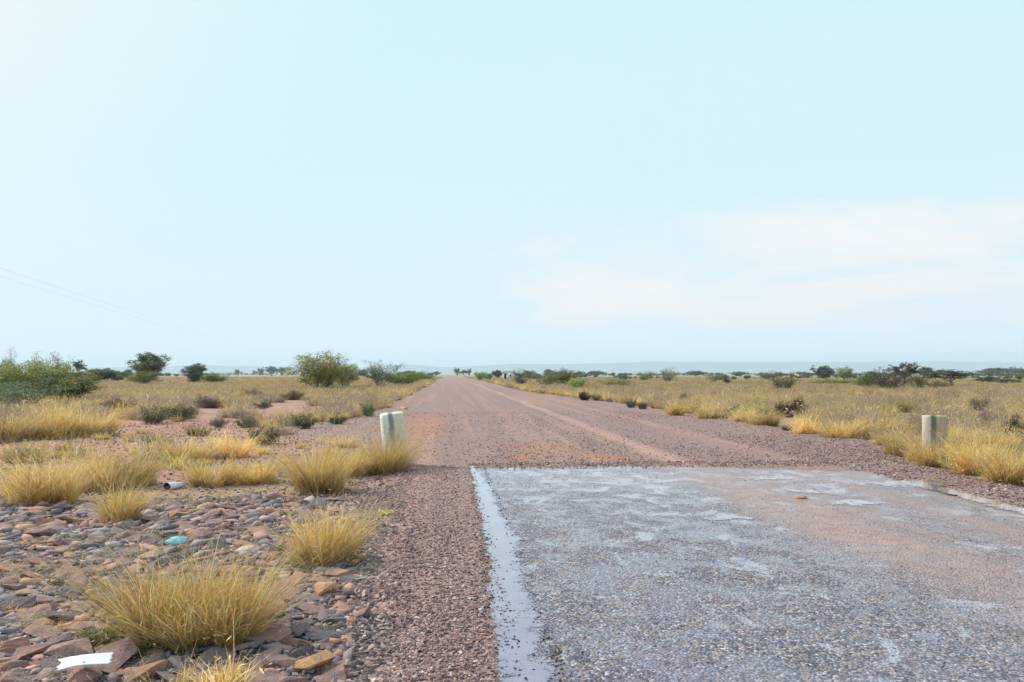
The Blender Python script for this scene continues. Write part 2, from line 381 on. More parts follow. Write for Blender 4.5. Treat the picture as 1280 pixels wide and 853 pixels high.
# ---------------------------------------------------------------- far ridge (hills)
m_hill, nt, p, out = mat('far_hills')
g = nt.pos(); nt.put(p.inputs['Base Color'], nt.ramp(nt.noise(g, .004, 5), [(.3, (.09, .13, .14)), (.7, (.15, .17, .16))])); p.inputs['Roughness'].default_value = 1
xs = np.linspace(-12500, 12500, 260); ys = np.linspace(8600, 12400, 24)
def hillz(X, Y):
    px = CX + np.tan(np.arctan2(X, 10000) - YAW) * F
    prof = np.interp(px, [-700, 0, 150, 260, 380, 440, 480, 520, 555, 590, 640, 700, 780, 860, 1000, 2000], [95, 70, 85, 100, 80, 75, 100, 112, 80, 95, 128, 122, 140, 150, 152, 160])
    prof = prof * 1.07 + (fbm(X * .0012, X * 0 + 2) - .5) * 22
    return -2 + prof * np.minimum(sst(8600, 9700, Y), sst(12400, 11000, Y)) * (1 + (fbm(X * .002, Y * .002) - .5) * .1)
hills = grid_mesh('hills', xs, ys, hillz, m_hill); tag(hills, kind='structure')

# ---------------------------------------------------------------- plant materials
def plant_mat(name, trans=.3, rough=.75):
    m, nt, p, out = mat(name)
    at_ = nt.new('ShaderNodeAttribute', attribute_name='tint').outputs['Color']
    oi = nt.new('ShaderNodeObjectInfo')
    c = nt.mix(1.0, at_, oi.outputs['Color'], 'MULTIPLY')
    r = nt.math('ADD', nt.math('MULTIPLY', oi.outputs['Random'], .55), .70)
    cr = nt.new('ShaderNodeCombineXYZ')
    for q in range(3): nt.put(cr.inputs[q], r)
    c = nt.mix(1.0, c, cr.outputs[0], 'MULTIPLY')
    nt.put(p.inputs['Base Color'], c); p.inputs['Roughness'].default_value = rough
    p.inputs['Specular IOR Level'].default_value = .25
    tl = nt.new('ShaderNodeBsdfTranslucent'); nt.put(tl.inputs[0], c)
    mx = nt.new('ShaderNodeMixShader'); mx.inputs[0].default_value = trans
    nt.l.new(p.outputs[0], mx.inputs[1]); nt.l.new(tl.outputs[0], mx.inputs[2]); nt.l.new(mx.outputs[0], out.inputs[0])
    return m
m_grass = plant_mat('dry_grass_blades', .45); m_leaf = plant_mat('leaves', .3)
m_bark, nt, p, out = mat('bark')
g = nt.new('ShaderNodeTexCoord').outputs['Object']
nt.put(p.inputs['Base Color'], nt.ramp(nt.noise(g, 14, 4), [(.3, (.09, .075, .06)), (.7, (.24, .20, .17))])); p.inputs['Roughness'].default_value = .9

def pal(cols, n, r, jit=.12):
    cols = np.array(cols); i = r.integers(0, len(cols), n)
    return np.clip(cols[i] * (1 + r.normal(0, jit, (n, 1))) * (1 + r.normal(0, .04, (n, 3))), .01, .95)
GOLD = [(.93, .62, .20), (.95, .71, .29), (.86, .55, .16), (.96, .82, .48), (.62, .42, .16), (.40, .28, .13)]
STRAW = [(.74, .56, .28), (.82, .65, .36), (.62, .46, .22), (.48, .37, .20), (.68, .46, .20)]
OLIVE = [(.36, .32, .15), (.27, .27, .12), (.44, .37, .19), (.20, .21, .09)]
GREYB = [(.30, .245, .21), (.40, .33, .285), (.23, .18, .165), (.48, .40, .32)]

def blades(n, rx, ry_, h, wd, cols, r, lean=.55, droop=.5, hj=.35, seg=3, base_k=1.0):
    """n curved grass blades rooted in an ellipse; returns V, T, C"""
    a = r.random(n) * 2 * np.pi; q = np.sqrt(r.random(n))
    # rooted in a few close tufts
    nt_ = max(4, int(n ** .5 / 2.4)); ta = r.random(nt_) * 2 * np.pi; tq = np.sqrt(r.random(nt_)) * .95
    ti = r.integers(0, nt_, n); tl = r.random(n) < .8; th = np.where(tl, r.uniform(.35, 1.3, nt_)[ti], .8)
    tld = (r.normal(0, .30, (nt_, 2)))[ti] * tl[:, None]
    bx = np.where(tl, np.cos(ta[ti]) * tq[ti] + r.normal(0, .09, n), np.cos(a) * q); by = np.where(tl, np.sin(ta[ti]) * tq[ti] + r.normal(0, .09, n), np.sin(a) * q)
    qq = np.hypot(bx, by)
    root = np.column_stack([bx * rx * .76, by * ry_ * .76, np.zeros(n)])
    oa = np.arctan2(by, bx) + r.normal(0, 1.15, n)
    d = np.column_stack([np.cos(oa), np.sin(oa)])
    L = h * th * np.clip(1 + r.normal(0, hj, n), .2, 1.7) * (1 - .22 * np.minimum(qq, 1.3))
    ln = lean * (.10 + qq * .45) + np.abs(r.normal(0, .30, n)); dr = droop * r.random(n) ** 1.5
    t = np.linspace(0, 1, seg + 1)
    hor = L[:, None] * (ln[:, None] * t + dr[:, None] * t ** 2.6)
    ver = L[:, None] * (t * (1 - .18 * ln[:, None]) - dr[:, None] * .6 * t ** 3)
    ver = np.maximum(ver, .004)
    sc_ = np.array([rx, ry_]) / max(rx, ry_)
    Pn = np.empty((n, seg + 1, 3)); Pn[:, :, 0] = root[:, 0:1] + d[:, 0:1] * hor * sc_[0]; Pn[:, :, 1] = root[:, 1:2] + d[:, 1:2] * hor * sc_[1]; Pn[:, :, 2] = ver
    Pn[:, :, :2] += tld[:, None] * (L[:, None] * t ** 1.3)[:, :, None]
    Pn[:, 1:] += r.normal(0, .06 * h, (n, seg, 3)) * t[1:, None] * np.array([1, 1, .6])
    wa = r.random(n) * 2 * np.pi; wv = np.column_stack([np.cos(wa), np.sin(wa), np.zeros(n)])[:, None] * (wd * (.6 + .8 * r.random(n)))[:, None, None] * .5
    taper = (1 - t ** 2 * .85)[None, :, None]
    A, B = Pn - wv * taper, Pn + wv * taper
    V = np.stack([A, B], 2).reshape(-1, 3)
    b0 = (np.arange(n) * (seg + 1) * 2)[:, None] + (np.arange(seg) * 2)[None]
    b0 = b0.ravel(); T = np.stack([b0, b0 + 1, b0 + 3, b0 + 2], 1)
    C = np.repeat(pal(cols, n, r), (seg + 1) * 2, 0)
    return V, T, C
def cat(parts):
    V, T, C = [], [], []; k = 0
    for v, t, c in parts: V.append(v); T.append(t + k); C.append(c); k += len(v)
    return np.concatenate(V), np.concatenate(T), np.concatenate(C)
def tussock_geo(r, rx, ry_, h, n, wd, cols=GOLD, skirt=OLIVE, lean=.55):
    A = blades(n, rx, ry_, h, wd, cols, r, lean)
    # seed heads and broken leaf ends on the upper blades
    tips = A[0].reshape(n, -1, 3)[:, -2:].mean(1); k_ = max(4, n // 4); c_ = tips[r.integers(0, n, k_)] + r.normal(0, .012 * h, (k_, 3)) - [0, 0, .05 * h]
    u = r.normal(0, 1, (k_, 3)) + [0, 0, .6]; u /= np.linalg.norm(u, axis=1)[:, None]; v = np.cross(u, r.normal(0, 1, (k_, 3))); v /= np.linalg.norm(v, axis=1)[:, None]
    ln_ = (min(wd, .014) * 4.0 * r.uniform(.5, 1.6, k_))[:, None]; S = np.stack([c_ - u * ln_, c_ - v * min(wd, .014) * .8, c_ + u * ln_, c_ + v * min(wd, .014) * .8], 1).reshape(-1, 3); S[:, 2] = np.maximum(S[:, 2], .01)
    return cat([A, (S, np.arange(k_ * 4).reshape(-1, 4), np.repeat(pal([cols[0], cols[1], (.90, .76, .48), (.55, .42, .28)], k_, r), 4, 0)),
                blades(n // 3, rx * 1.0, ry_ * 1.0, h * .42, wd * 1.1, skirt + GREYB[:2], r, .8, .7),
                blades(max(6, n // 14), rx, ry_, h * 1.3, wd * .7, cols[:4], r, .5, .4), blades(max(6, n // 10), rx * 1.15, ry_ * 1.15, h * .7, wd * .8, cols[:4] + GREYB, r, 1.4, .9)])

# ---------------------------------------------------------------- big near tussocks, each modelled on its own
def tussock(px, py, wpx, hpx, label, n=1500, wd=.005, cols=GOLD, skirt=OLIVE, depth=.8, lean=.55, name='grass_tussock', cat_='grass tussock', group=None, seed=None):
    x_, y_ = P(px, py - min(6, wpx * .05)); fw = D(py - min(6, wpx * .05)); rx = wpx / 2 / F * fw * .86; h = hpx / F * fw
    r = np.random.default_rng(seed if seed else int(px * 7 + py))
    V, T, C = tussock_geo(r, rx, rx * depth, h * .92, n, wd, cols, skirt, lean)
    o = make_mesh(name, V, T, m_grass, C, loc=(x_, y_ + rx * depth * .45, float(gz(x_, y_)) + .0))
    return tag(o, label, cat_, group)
N = tussock
N(243, 806, 222, 112, 'largest golden grass tussock, spreading wide over the stones in front of the teal scrap', 4200, .0045, depth=.62, lean=.6)
N(402, 706, 108, 74, 'round golden tussock at the edge of the stones, right of the largest one', 2600, .0045)
N(398, 617, 86, 58, 'bright golden tussock left of the one that hides the foot of the left post', 2400, .005)
N(478, 594, 84, 52, 'golden tussock growing right in front of the leaning left concrete post', 2400, .005)
N(436, 596, 60, 40, 'small golden tussock filling the gap beside the left post tussock', 1200, .006)
N(152, 655, 66, 52, 'pale thin tussock standing alone on the stones left of the crushed white cup', 1200, .005)
N(50, 633, 118, 60, 'broad straw tussock at the left picture edge on the border of the stones', 2600, .006, STRAW + GOLD)
N(118, 614, 92, 50, 'straw tussock behind the pale stone, next to the broad one at the left edge', 2000, .006, STRAW + GOLD)
N(170, 606, 60, 46, 'upright golden tussock just left of the crushed white cup', 1300, .006)
N(262, 607, 70, 34, 'low golden tussock directly right of the crushed white cup', 1500, .006)
N(318, 603, 74, 32, 'low wide golden tussock on the gravel between the cup and the bright tussock', 1500, .006)
N(212, 868, 80, 52, 'thin sprig of dry grass between the white board and the bottom of the picture', 150, .006, GOLD, lean=.35)
N(285, 862, 90, 62, 'sparse upright dry grass sprig at the bottom edge among orange stones', 200, .006, GOLD, lean=.4)
N(142, 800, 80, 26, 'low green weed creeping out under the left side of the largest tussock', 700, .006, [(.13, .16, .05), (.22, .24, .08), (.30, .29, .14)], name='weed', cat_='weed')
N(482, 642, 22, 11, 'tiny bright yellow green weed on the gravel below the left post', 160, .008, [(.40, .45, .08), (.52, .52, .14)], [(.35, .40, .08)], name='weed', cat_='weed')
N(405, 786, 44, 12, 'tiny green weed between stones near the orange stone', 160, .005, [(.12, .17, .05), (.22, .26, .10)], name='weed', cat_='weed')
N(66, 552, 96, 46, 'tall golden clump on the left border of the red soil', 2400, .009, GOLD + STRAW)
N(8, 554, 80, 46, 'tall russet and gold clump cut by the left picture edge, above the red soil', 2000, .009, GOLD + [(.42, .25, .12), (.38, .22, .12)])
N(112, 548, 70, 38, 'golden clump right of the tall clump bordering the red soil', 1700, .009, GOLD)
N(156, 524, 36, 20, 'small orange tinted tussock behind the red soil, left of the grey shrubs', 700, .011, GOLD)
N(248, 545, 34, 15, 'small brown tussock standing alone on the red soil', 700, .009, [(.36, .28, .14), (.28, .22, .12)])
N(232, 578, 70, 34, 'golden tussock behind the low one beside the cup', 1300, .008, GOLD + STRAW)
N(285, 572, 64, 32, 'pale yellow tussock on the stony ground left of the dark saltbush', 1300, .008, GOLD + STRAW)
N(326, 554, 24, 22, 'yellow tuft in front of the darkest round saltbush', 500, .009, GOLD)
N(28, 580, 60, 22, 'low grey green tussock left of the red soil patch', 900, .008, OLIVE + STRAW)
N(196, 556, 50, 16, 'flat grey green tussock on the pinkish ground', 700, .008, OLIVE + GREYB)
N(185, 578, 36, 14, 'dark flat tussock on the pinkish ground behind the upright one', 500, .008, OLIVE + GREYB)
N(430, 560, 50, 18, 'short straw tussock on the gravel left of the leaning post', 600, .008, STRAW)
# right-hand side, along the road edge by the second post
N(1130, 571, 56, 30, 'leftmost golden tussock of the thick row in front of the right concrete post', 1700, .007)
N(1176, 584, 66, 36, 'golden tussock hiding the foot of the right concrete post', 1900, .007)
N(1222, 594, 66, 42, 'golden tussock right of the right post, third in the thick roadside row', 2000, .007)
N(1266, 606, 66, 48, 'golden tussock with green base at the right picture edge, last of the row', 2100, .007, GOLD, [(.15, .19, .07), (.24, .27, .10)])
N(1200, 566, 60, 34, 'golden tussock close behind the right post row', 1400, .008)
N(1246, 572, 70, 38, 'tall straw tussock between the right post and the dark mound shrub', 1500, .008, GOLD + STRAW)
N(1104, 556, 30, 16, 'small golden tuft at the left end of the right post row', 500, .009)
N(1052, 550, 54, 26, 'orange gold tussock on the gravel edge left of the post row', 1100, .010)
N(1012, 545, 50, 24, 'golden tussock on the road edge below the dark mound shrub', 1000, .010)
N(958, 534, 44, 18, 'low golden tussock on the road edge in front of the green saltbush', 900, .011)
N(845, 521, 30, 19, 'bright isolated yellow tussock at the road edge right of two dark saltbushes', 900, .012)
N(885, 525, 30, 15, 'green and yellow tussock right of the bright isolated one', 700, .012, GOLD + OLIVE)
N(1130, 516, 30, 20, 'greenish yellow tussock in the field above the right post', 700, .012, [(.45, .42, .12), (.50, .42, .16)])

# ---------------------------------------------------------------- more countable tussocks sharing a few meshes
LM = [(243, 806, 'the largest tussock'), (152, 655, 'the lone pale thin tussock'), (50, 633, 'the broad straw tussock at the left edge'), (222, 606, 'the crushed cup'), (398, 617, 'the bright tussock by the left post tussock'),
      (478, 594, 'the left concrete post'), (333, 554, 'the darkest round saltbush'), (380, 535, 'the dark flat saltbush'), (248, 545, 'the small brown tussock'), (66, 552, 'the tall golden clump'), (285, 572, 'the pale yellow tussock'),
      (461, 521, 'the light green saltbush'), (228, 527, 'the row of grey shrubs'), (402, 487, 'the large round bush'), (474, 485, 'the loose grey green bush'), (500, 480, 'the last roadside bush on the left'),
      (1163, 575, 'the right concrete post'), (1052, 550, 'the orange gold tussock'), (984, 539, 'the tiny dark green shrub'), (924, 521, 'the wide green saltbush'), (845, 521, 'the bright isolated tussock'),
      (796, 511, 'the pair of dark saltbushes'), (730, 501, 'the almost black ball shrub'), (700, 487, 'the tallest roadside bush'), (650, 480, 'the bush beside the hut'), (186, 462, 'the dark round tree'), (243, 466, 'the dome shaped bush'),
      (1029, 470, 'the round hazy tree'), (1109, 480, 'the dark spiny bush'), (1190, 475, 'the wide flat crown'), (636, 470, 'the white hut'), (835, 470, 'the sparse pale tree'), (340, 463, 'the large round bush')]
_used = {}
ORD = ['', 'second ', 'third ', 'fourth ', 'fifth ', 'sixth ', 'seventh ', 'eighth ', 'ninth ', 'tenth ', 'eleventh ', 'twelfth ']
def lab(px, py, what, tail=''):
    a_, b_, nm = min(LM, key=lambda q: (q[0] - px) ** 2 + 6 * (q[1] - py) ** 2)
    dx, dy = px - a_, (py - b_) * 2.5
    rel = ('right of ' if dx > 0 else 'left of ') if abs(dx) > abs(dy) else ('in front of ' if dy > 0 else 'behind ')
    k_ = (what, rel + nm); _used[k_] = _used.get(k_, 0) + 1
    return f'{ORD[min(_used[k_] - 1, 11)]}{what} {rel}{nm}{tail}'
def pix(x_, y_):
    a_, f_ = PXF(x_, y_); return float(a_), float(HY + CAMH / f_ * F)
protos = []
for q in range(6):
    V, T, C = tussock_geo(np.random.default_rng(50 + q), .5, .46, .48, 420, .013, [GOLD, GOLD + STRAW, STRAW][q % 3])
    o = make_mesh('grass_tussock', V, T, m_grass, C, link=False); protos.append(o)
def put_tussock(x_, y_, s, label, group, hs=1.0, tintc=(1, 1, 1)):
    o = random.choice(protos).copy(); col.objects.link(o)
    o.location = (x_, y_, float(gz(x_, y_))); o.rotation_euler = (0, 0, random.random() * 6.28); o.scale = (s, s, s * hs)
    o.color = (*tintc, 1); tag(o, label, 'grass tussock', group)
for q in range(64):
    y_ = 20 + 110 * (q / 64) ** 1.6 + random.uniform(-.6, .6); x_ = float(road_right(y_)) + random.uniform(.1, 1.1)
    put_tussock(x_, y_, random.uniform(.55, 1.15), (lab(*pix(x_, y_), 'roadside tussock', ', right road edge') if y_ < 62 else 'far dry tussock in the strip along the right edge of the gravel road'), 'tussocks lining the right edge of the gravel road', random.uniform(.8, 1.1))
for q in range(46):
    y_ = 30 + 110 * (q / 46) ** 1.5 + random.uniform(-.6, .6); x_ = float(road_left(y_)) - random.uniform(.1, 1.3)
    put_tussock(x_, y_, random.uniform(.5, 1.1), (lab(*pix(x_, y_), 'roadside tussock', ', left road edge') if y_ < 66 else 'far dry tussock in the strip along the left edge of the gravel road'), 'tussocks lining the left edge of the gravel road', random.uniform(.7, 1.1), (1, .98, .9))
cnt = 0
while cnt < 56:
    px, py = random.uniform(0, 460), random.uniform(520, 612); x_, y_ = P(px, py)
    if x_ > float(road_left(y_)) - .4 or (py > 600 and px > 200): continue
    cnt += 1
    put_tussock(x_, y_, random.uniform(.22, .48), lab(px, py, 'small straw tussock'), 'small tussocks scattered on the left verge', random.uniform(.6, 1.1), (.95, 1, .95))

# ---------------------------------------------------------------- scattered stuff through geometry nodes
def scatter(name, proto, pts, rz, scl, label, colr=(1, 1, 1), rot3=None):
    me = bpy.data.meshes.new(name); me.vertices.add(len(pts)); me.vertices.foreach_set('co', np.asarray(pts, np.float32).ravel())
    a1 = me.attributes.new('rot', 'FLOAT_VECTOR', 'POINT'); r3 = rot3 if rot3 is not None else np.column_stack([np.zeros(len(pts)), np.zeros(len(pts)), rz])
    a1.data.foreach_set('vector', r3.astype(np.float32).ravel())
    a2 = me.attributes.new('scl', 'FLOAT_VECTOR', 'POINT'); a2.data.foreach_set('vector', np.asarray(scl, np.float32).ravel())
    o = bpy.data.objects.new(name, me); col.objects.link(o); o.color = (*colr, 1)
    gt = bpy.data.node_groups.new(name, 'GeometryNodeTree')
    gt.interface.new_socket('Geometry', in_out='INPUT', socket_type='NodeSocketGeometry'); gt.interface.new_socket('Geometry', in_out='OUTPUT', socket_type='NodeSocketGeometry')
    gi = gt.nodes.new('NodeGroupInput'); go = gt.nodes.new('NodeGroupOutput')
    ip = gt.nodes.new('GeometryNodeInstanceOnPoints'); oi = gt.nodes.new('GeometryNodeObjectInfo'); oi.inputs[0].default_value = proto
    nr_ = gt.nodes.new('GeometryNodeInputNamedAttribute'); nr_.data_type = 'FLOAT_VECTOR'; nr_.inputs[0].default_value = 'rot'
    ns = gt.nodes.new('GeometryNodeInputNamedAttribute'); ns.data_type = 'FLOAT_VECTOR'; ns.inputs[0].default_value = 'scl'
    e2r = gt.nodes.new('FunctionNodeEulerToRotation')
    L_ = gt.links.new
    L_(gi.outputs[0], ip.inputs['Points']); L_(oi.outputs['Geometry'], ip.inputs['Instance'])
    L_(nr_.outputs[0], e2r.inputs[0]); L_(e2r.outputs[0], ip.inputs['Rotation']); L_(ns.outputs[0], ip.inputs['Scale']); L_(ip.outputs[0], go.inputs[0])
    md = o.modifiers.new('scatter', 'NODES'); md.node_group = gt
    return tag(o, label, kind='stuff')

def clump(cols, n, rx, h, wd, seed, lean=.4, skirt=OLIVE):
    V, T, C = tussock_geo(np.random.default_rng(seed), rx, rx, h, n, wd, cols, skirt, lean)
    return make_mesh('dry_grass_blades', V, T, m_grass, C, link=False)
def field_pts(n, d0, d1, side, power=1.0, seed=0, fillroad=False):
    r = np.random.default_rng(seed); out = []; tot = 0
    while tot < n:
        d = d0 * (d1 / d0) ** (r.random(n * 2) ** power); px = r.uniform(-120, 1400, n * 2)
        x_, yy = XY(px, d); ok = ((x_ < road_left(yy) - .3) if side == 'L' else (x_ > road_right(yy) + .2)) & (yy > 8)
        a_ = np.column_stack([x_[ok], yy[ok]]); out.append(a_); tot += len(a_)
    return np.concatenate(out)[:n]
def place(name, proto, P2, s0, s1, label, seed, hs=(.8, 1.2), colr=(1, 1, 1), zoff=0):
    r = np.random.default_rng(seed); n = len(P2); s = r.uniform(s0, s1, n)
    return scatter(name, proto, np.column_stack([P2, gz(P2[:, 0], P2[:, 1]) + zoff]), r.random(n) * 6.28, np.column_stack([s, s, s * r.uniform(*hs, n)]), label, colr)
SHR = [(333, 554, 42), (380, 535, 34), (423, 531, 28), (461, 521, 20), (308, 533, 24), (275, 533, 26), (228, 527, 44), (192, 530, 40), (330, 511, 24), (367, 500, 34), (262, 510, 40), (150, 515, 40),
       (730, 501, 15), (745, 501, 16), (789, 510, 17), (803, 512, 14), (852, 500, 16), (924, 521, 34), (955, 522, 30), (988, 521, 42), (1271, 551, 48), (984, 539, 18), (1232, 530, 24), (1138, 540, 26), (1222, 512, 30), (1130, 516, 30)]
def keep(P2, prob, seed):
    prob = np.array(prob) * np.ones(len(P2)); px, fw = PXF(P2[:, 0], P2[:, 1])
    for a_, b_, w_ in SHR:
        d_ = D(b_); prob[(np.abs(px - a_) < w_ * .55) & (fw < d_ + .6) & (fw > d_ * .72)] = 0
    return P2[np.random.default_rng(seed).random(len(P2)) < prob]

cg = [clump([STRAW + GOLD[:2], STRAW + GREYB, GOLD + OLIVE[:1]][q], 130, .42, .50, .013, 60 + q, .5) for q in range(3)]
cfar = [clump([STRAW, STRAW + GREYB][q], 80, .9, .44, .045, 70 + q, .4) for q in range(2)]
cgrey = [clump(GREYB, 150, .5, .42, .013, 80 + q, .7, GREYB) for q in range(2)]
cgreen = [clump(OLIVE, 130, .5, .40, .014, 90 + q, .6) for q in range(2)]
s_ = 100
for side in 'LR':
    where = 'left' if side == 'L' else 'right'
    for q in range(3):
        Q = field_pts(2100 if side == 'R' else 1900, 11.5 if side == 'R' else 13, 75, side, .8, s_); s_ += 1
        dens = sst(.34, .58, fbm(Q[:, 0] * .55 + 4 + 9 * q, Q[:, 1] * .55)) * .85 + .10
        if side == 'L':
            dens *= (1 - bare(*Q.T)) * (.10 + .9 * sst(20, 34, Q[:, 1] + (fbm(Q[:, 0] * .3, Q[:, 1] * .3) - .5) * 8 - sst(-12, -16, Q[:, 0]) * 8))
        Q = keep(Q, dens, s_)
        place('dry_grass', cg[q], Q, .5, 1.05, f'mixed straw grass covering the {where} field', s_, (.55, 1.25), [(.95, .95, .95), (.85, .86, .85), (.85, .90, .80)][q])
    for q in range(2):
        Q = field_pts(4500, 60, 480, side, 1.0, s_); s_ += 1
        Q = keep(Q, .35 + .65 * sst(.35, .6, fbm(Q[:, 0] * .08 + q * 5, Q[:, 1] * .05)), s_)
        place('dry_grass', cfar[q], Q, .8, 1.2, f'pale straw grass far out on the {where} field', s_, (.75, 1.1), (.80, .80, .78))
    for q in range(2):
        Q = field_pts(2600, 16, 110, side, .8, s_); s_ += 1
        dens = sst(.42, .60, fbm(Q[:, 0] * .23 + 30, Q[:, 1] * .23)) * .85 + .15
        if side == 'L': dens *= (1 - bare(*Q.T)) * sst(18, 26, Q[:, 1])
        place('dead_undergrowth', cgrey[q], keep(Q, dens, s_), .6, 1.2, f'grey brown dead undergrowth between the straw of the {where} field', s_, (.6, 1.2), (1, .95, .95))
    for q in range(2):
        Q = field_pts(900, 13, 110, side, .8, s_); s_ += 1
        dens = sst(.5, .66, fbm(Q[:, 0] * .19 + 60, Q[:, 1] * .19)) * .85 + .06
        if side == 'L': dens *= (1 - bare(*Q.T)) * sst(14, 24, Q[:, 1])
        place('green_undergrowth', cgreen[q], keep(Q, dens, s_), .5, 1.1, f'olive green undergrowth in the {where} field', s_, (.5, 1.1))

# ---------------------------------------------------------------- woody plants
def tube(A, B, ra, rb, k=5):
    A, B = np.array(A, float), np.array(B, float); d = B - A; d /= max(np.linalg.norm(d), 1e-6)
    u = np.cross(d, [0, 0, 1.0]) if abs(d[2]) < .9 else np.cross(d, [1.0, 0, 0]); u /= np.linalg.norm(u); v = np.cross(d, u)
    a = np.linspace(0, 2 * np.pi, k, endpoint=False); ring = np.cos(a)[:, None] * u + np.sin(a)[:, None] * v
    V = np.concatenate([A + ring * ra, B + ring * rb]); i = np.arange(k); j = (i + 1) % k
    return V, np.stack([i, j, j + k, i + k], 1)
def grow(r, stems, h, spread, levels, kids, trunk_h=0.0, r0=.08, up=.5, wig=.25):
    """skeleton of a shrub or tree; returns segments and the branch tips"""
    segs, tips = [], []
    def br(p_, d_, l_, rad, lev):
        d_ = d_ / np.linalg.norm(d_); n_ = 3 if lev else 4; q_ = p_
        for s in range(n_):
            d2 = d_ + r.normal(0, wig, 3) * .5; d2[2] += up * .12; d2 /= np.linalg.norm(d2)
            e_ = q_ + d2 * l_ / n_; ra, rb = rad * (1 - s / n_ * .5), rad * (1 - (s + 1) / n_ * .5)
            e_[2] = max(e_[2], .03)
            segs.append((q_, e_, ra, rb)); q_ = e_; d_ = d2
            if lev < levels and s >= 1 - (lev == 0 and trunk_h == 0):
                for c_ in range(kids):
                    nd = d_ + r.normal(0, .75, 3) * np.array([1, 1, .6]); nd[2] += up * .3
                    br(q_, nd, l_ * r.uniform(.45, .7), rb * .62, lev + 1)
            elif lev >= levels - 1: tips.append((q_, lev))
        tips.append((q_, lev))
    base_ = np.zeros(3)
    if trunk_h:
        q = base_; top = np.array([r.normal(0, .06) * trunk_h, r.normal(0, .06) * trunk_h, trunk_h]); mid = top * .5 + np.array([r.normal(0, .05) * trunk_h, 0, 0])
        segs += [(base_, mid, r0 * 1.35, r0 * 1.05), (mid, top, r0 * 1.05, r0 * .9)]; base_ = top
    for s in range(stems):
        a_ = 2 * np.pi * (s + r.random() * .7) / stems; d_ = np.array([np.cos(a_) * spread, np.sin(a_) * spread, 1.0])
        if s == 0: d_[:2] *= .25
        br(base_ + (0 if trunk_h else 1) * np.array([np.cos(a_), np.sin(a_), 0]) * r0, d_, (h - trunk_h) * .62 * r.uniform(.85, 1.1), r0 * .6, 0)
    return segs, tips
def leaves(r, centers, n, rad, size, cols, flat=.7, asp=.45):
    c_ = np.array(centers)[r.integers(0, len(centers), n)]; d = r.normal(0, 1, (n, 3)); d /= np.linalg.norm(d, axis=1)[:, None]
    c_ = c_ + d * (rad * r.random((n, 1)) ** .5) * np.array([1, 1, flat]); c_[:, 2] = np.maximum(c_[:, 2], .02)
    u = r.normal(0, 1, (n, 3)); u /= np.linalg.norm(u, axis=1)[:, None]; v = np.cross(u, r.normal(0, 1, (n, 3))); v /= np.linalg.norm(v, axis=1)[:, None]
    s = (size * r.uniform(.6, 1.4, n))[:, None]
    V = np.stack([c_ - u * s, c_ - v * s * asp, c_ + u * s, c_ + v * s * asp], 1).reshape(-1, 3)
    return V, np.arange(n * 4).reshape(-1, 4), np.repeat(pal(cols, n, r, .2), 4, 0)
def plant(seed, stems, h, spread, levels, kids, nleaf, crad, lsize, cols, trunk_h=0, r0=.08, up=.5, flat=.7, asp=.45, tipsel=1.0, wig=.25, ball=0, ballh=.58):
    r = np.random.default_rng(seed); segs, tips = grow(r, stems, h, spread, levels, kids, trunk_h, r0, up, wig)
    Vs, Ts, k = [], [], 0
    for (A, B, ra, rb) in segs:
        v, t = tube(A, B, max(ra, .004), max(rb, .003), 6 if ra > r0 * .5 else 4); Vs.append(v); Ts.append(t + k); k += len(v)
    V = np.concatenate(Vs); T = np.concatenate(Ts)
    tp = [p_ for p_, l_ in tips if r.random() < tipsel]
    if ball:
        mh = max(p_[2] for p_ in tp); mw = np.percentile([abs(p_[0]) for p_ in tp], 90); q_ = r.normal(0, 1, (ball, 3)); q_ /= np.linalg.norm(q_, axis=1)[:, None]; q_ *= r.uniform(.55, 1, (ball, 1))
        tp += [np.array([b_[0] * mw * .95, b_[1] * mw * .95, max(mh * (ballh + b_[2] * (.98 - ballh)), .1)]) for b_ in q_]
    LV, LT, LC = leaves(r, tp, nleaf, crad, lsize, cols, flat, asp)
    allv = np.concatenate([V, LV]); hh = allv[:, 2].max(); ww = np.percentile(np.hypot(LV[:, 0], LV[:, 1]), 97)
    for A in (V, LV): A[:, 2] /= hh; A[:, :2] /= (2 * ww)          # unit height and width
    return (V, T, LV, LT, LC)
G1 = [(.24, .27, .085), (.33, .34, .12), (.41, .40, .16), (.18, .21, .07), (.46, .43, .20)]   # fine yellow-green
G2 = [(.12, .145, .085), (.155, .185, .11), (.085, .11, .07), (.20, .22, .145)]               # dense dark green, lightened in the colour to imitate haze
G3 = [(.13, .155, .11), (.17, .19, .14), (.09, .115, .08), (.21, .22, .16)]                 # grey-green saltbush
G4 = [(.09, .075, .075), (.14, .115, .11), (.06, .05, .055), (.18, .15, .13)]               # dead purple-brown
G5 = [(.21, .23, .12), (.26, .27, .15), (.16, .18, .10), (.32, .31, .21)]                   # thin scrub, lightened in the colour to imitate haze
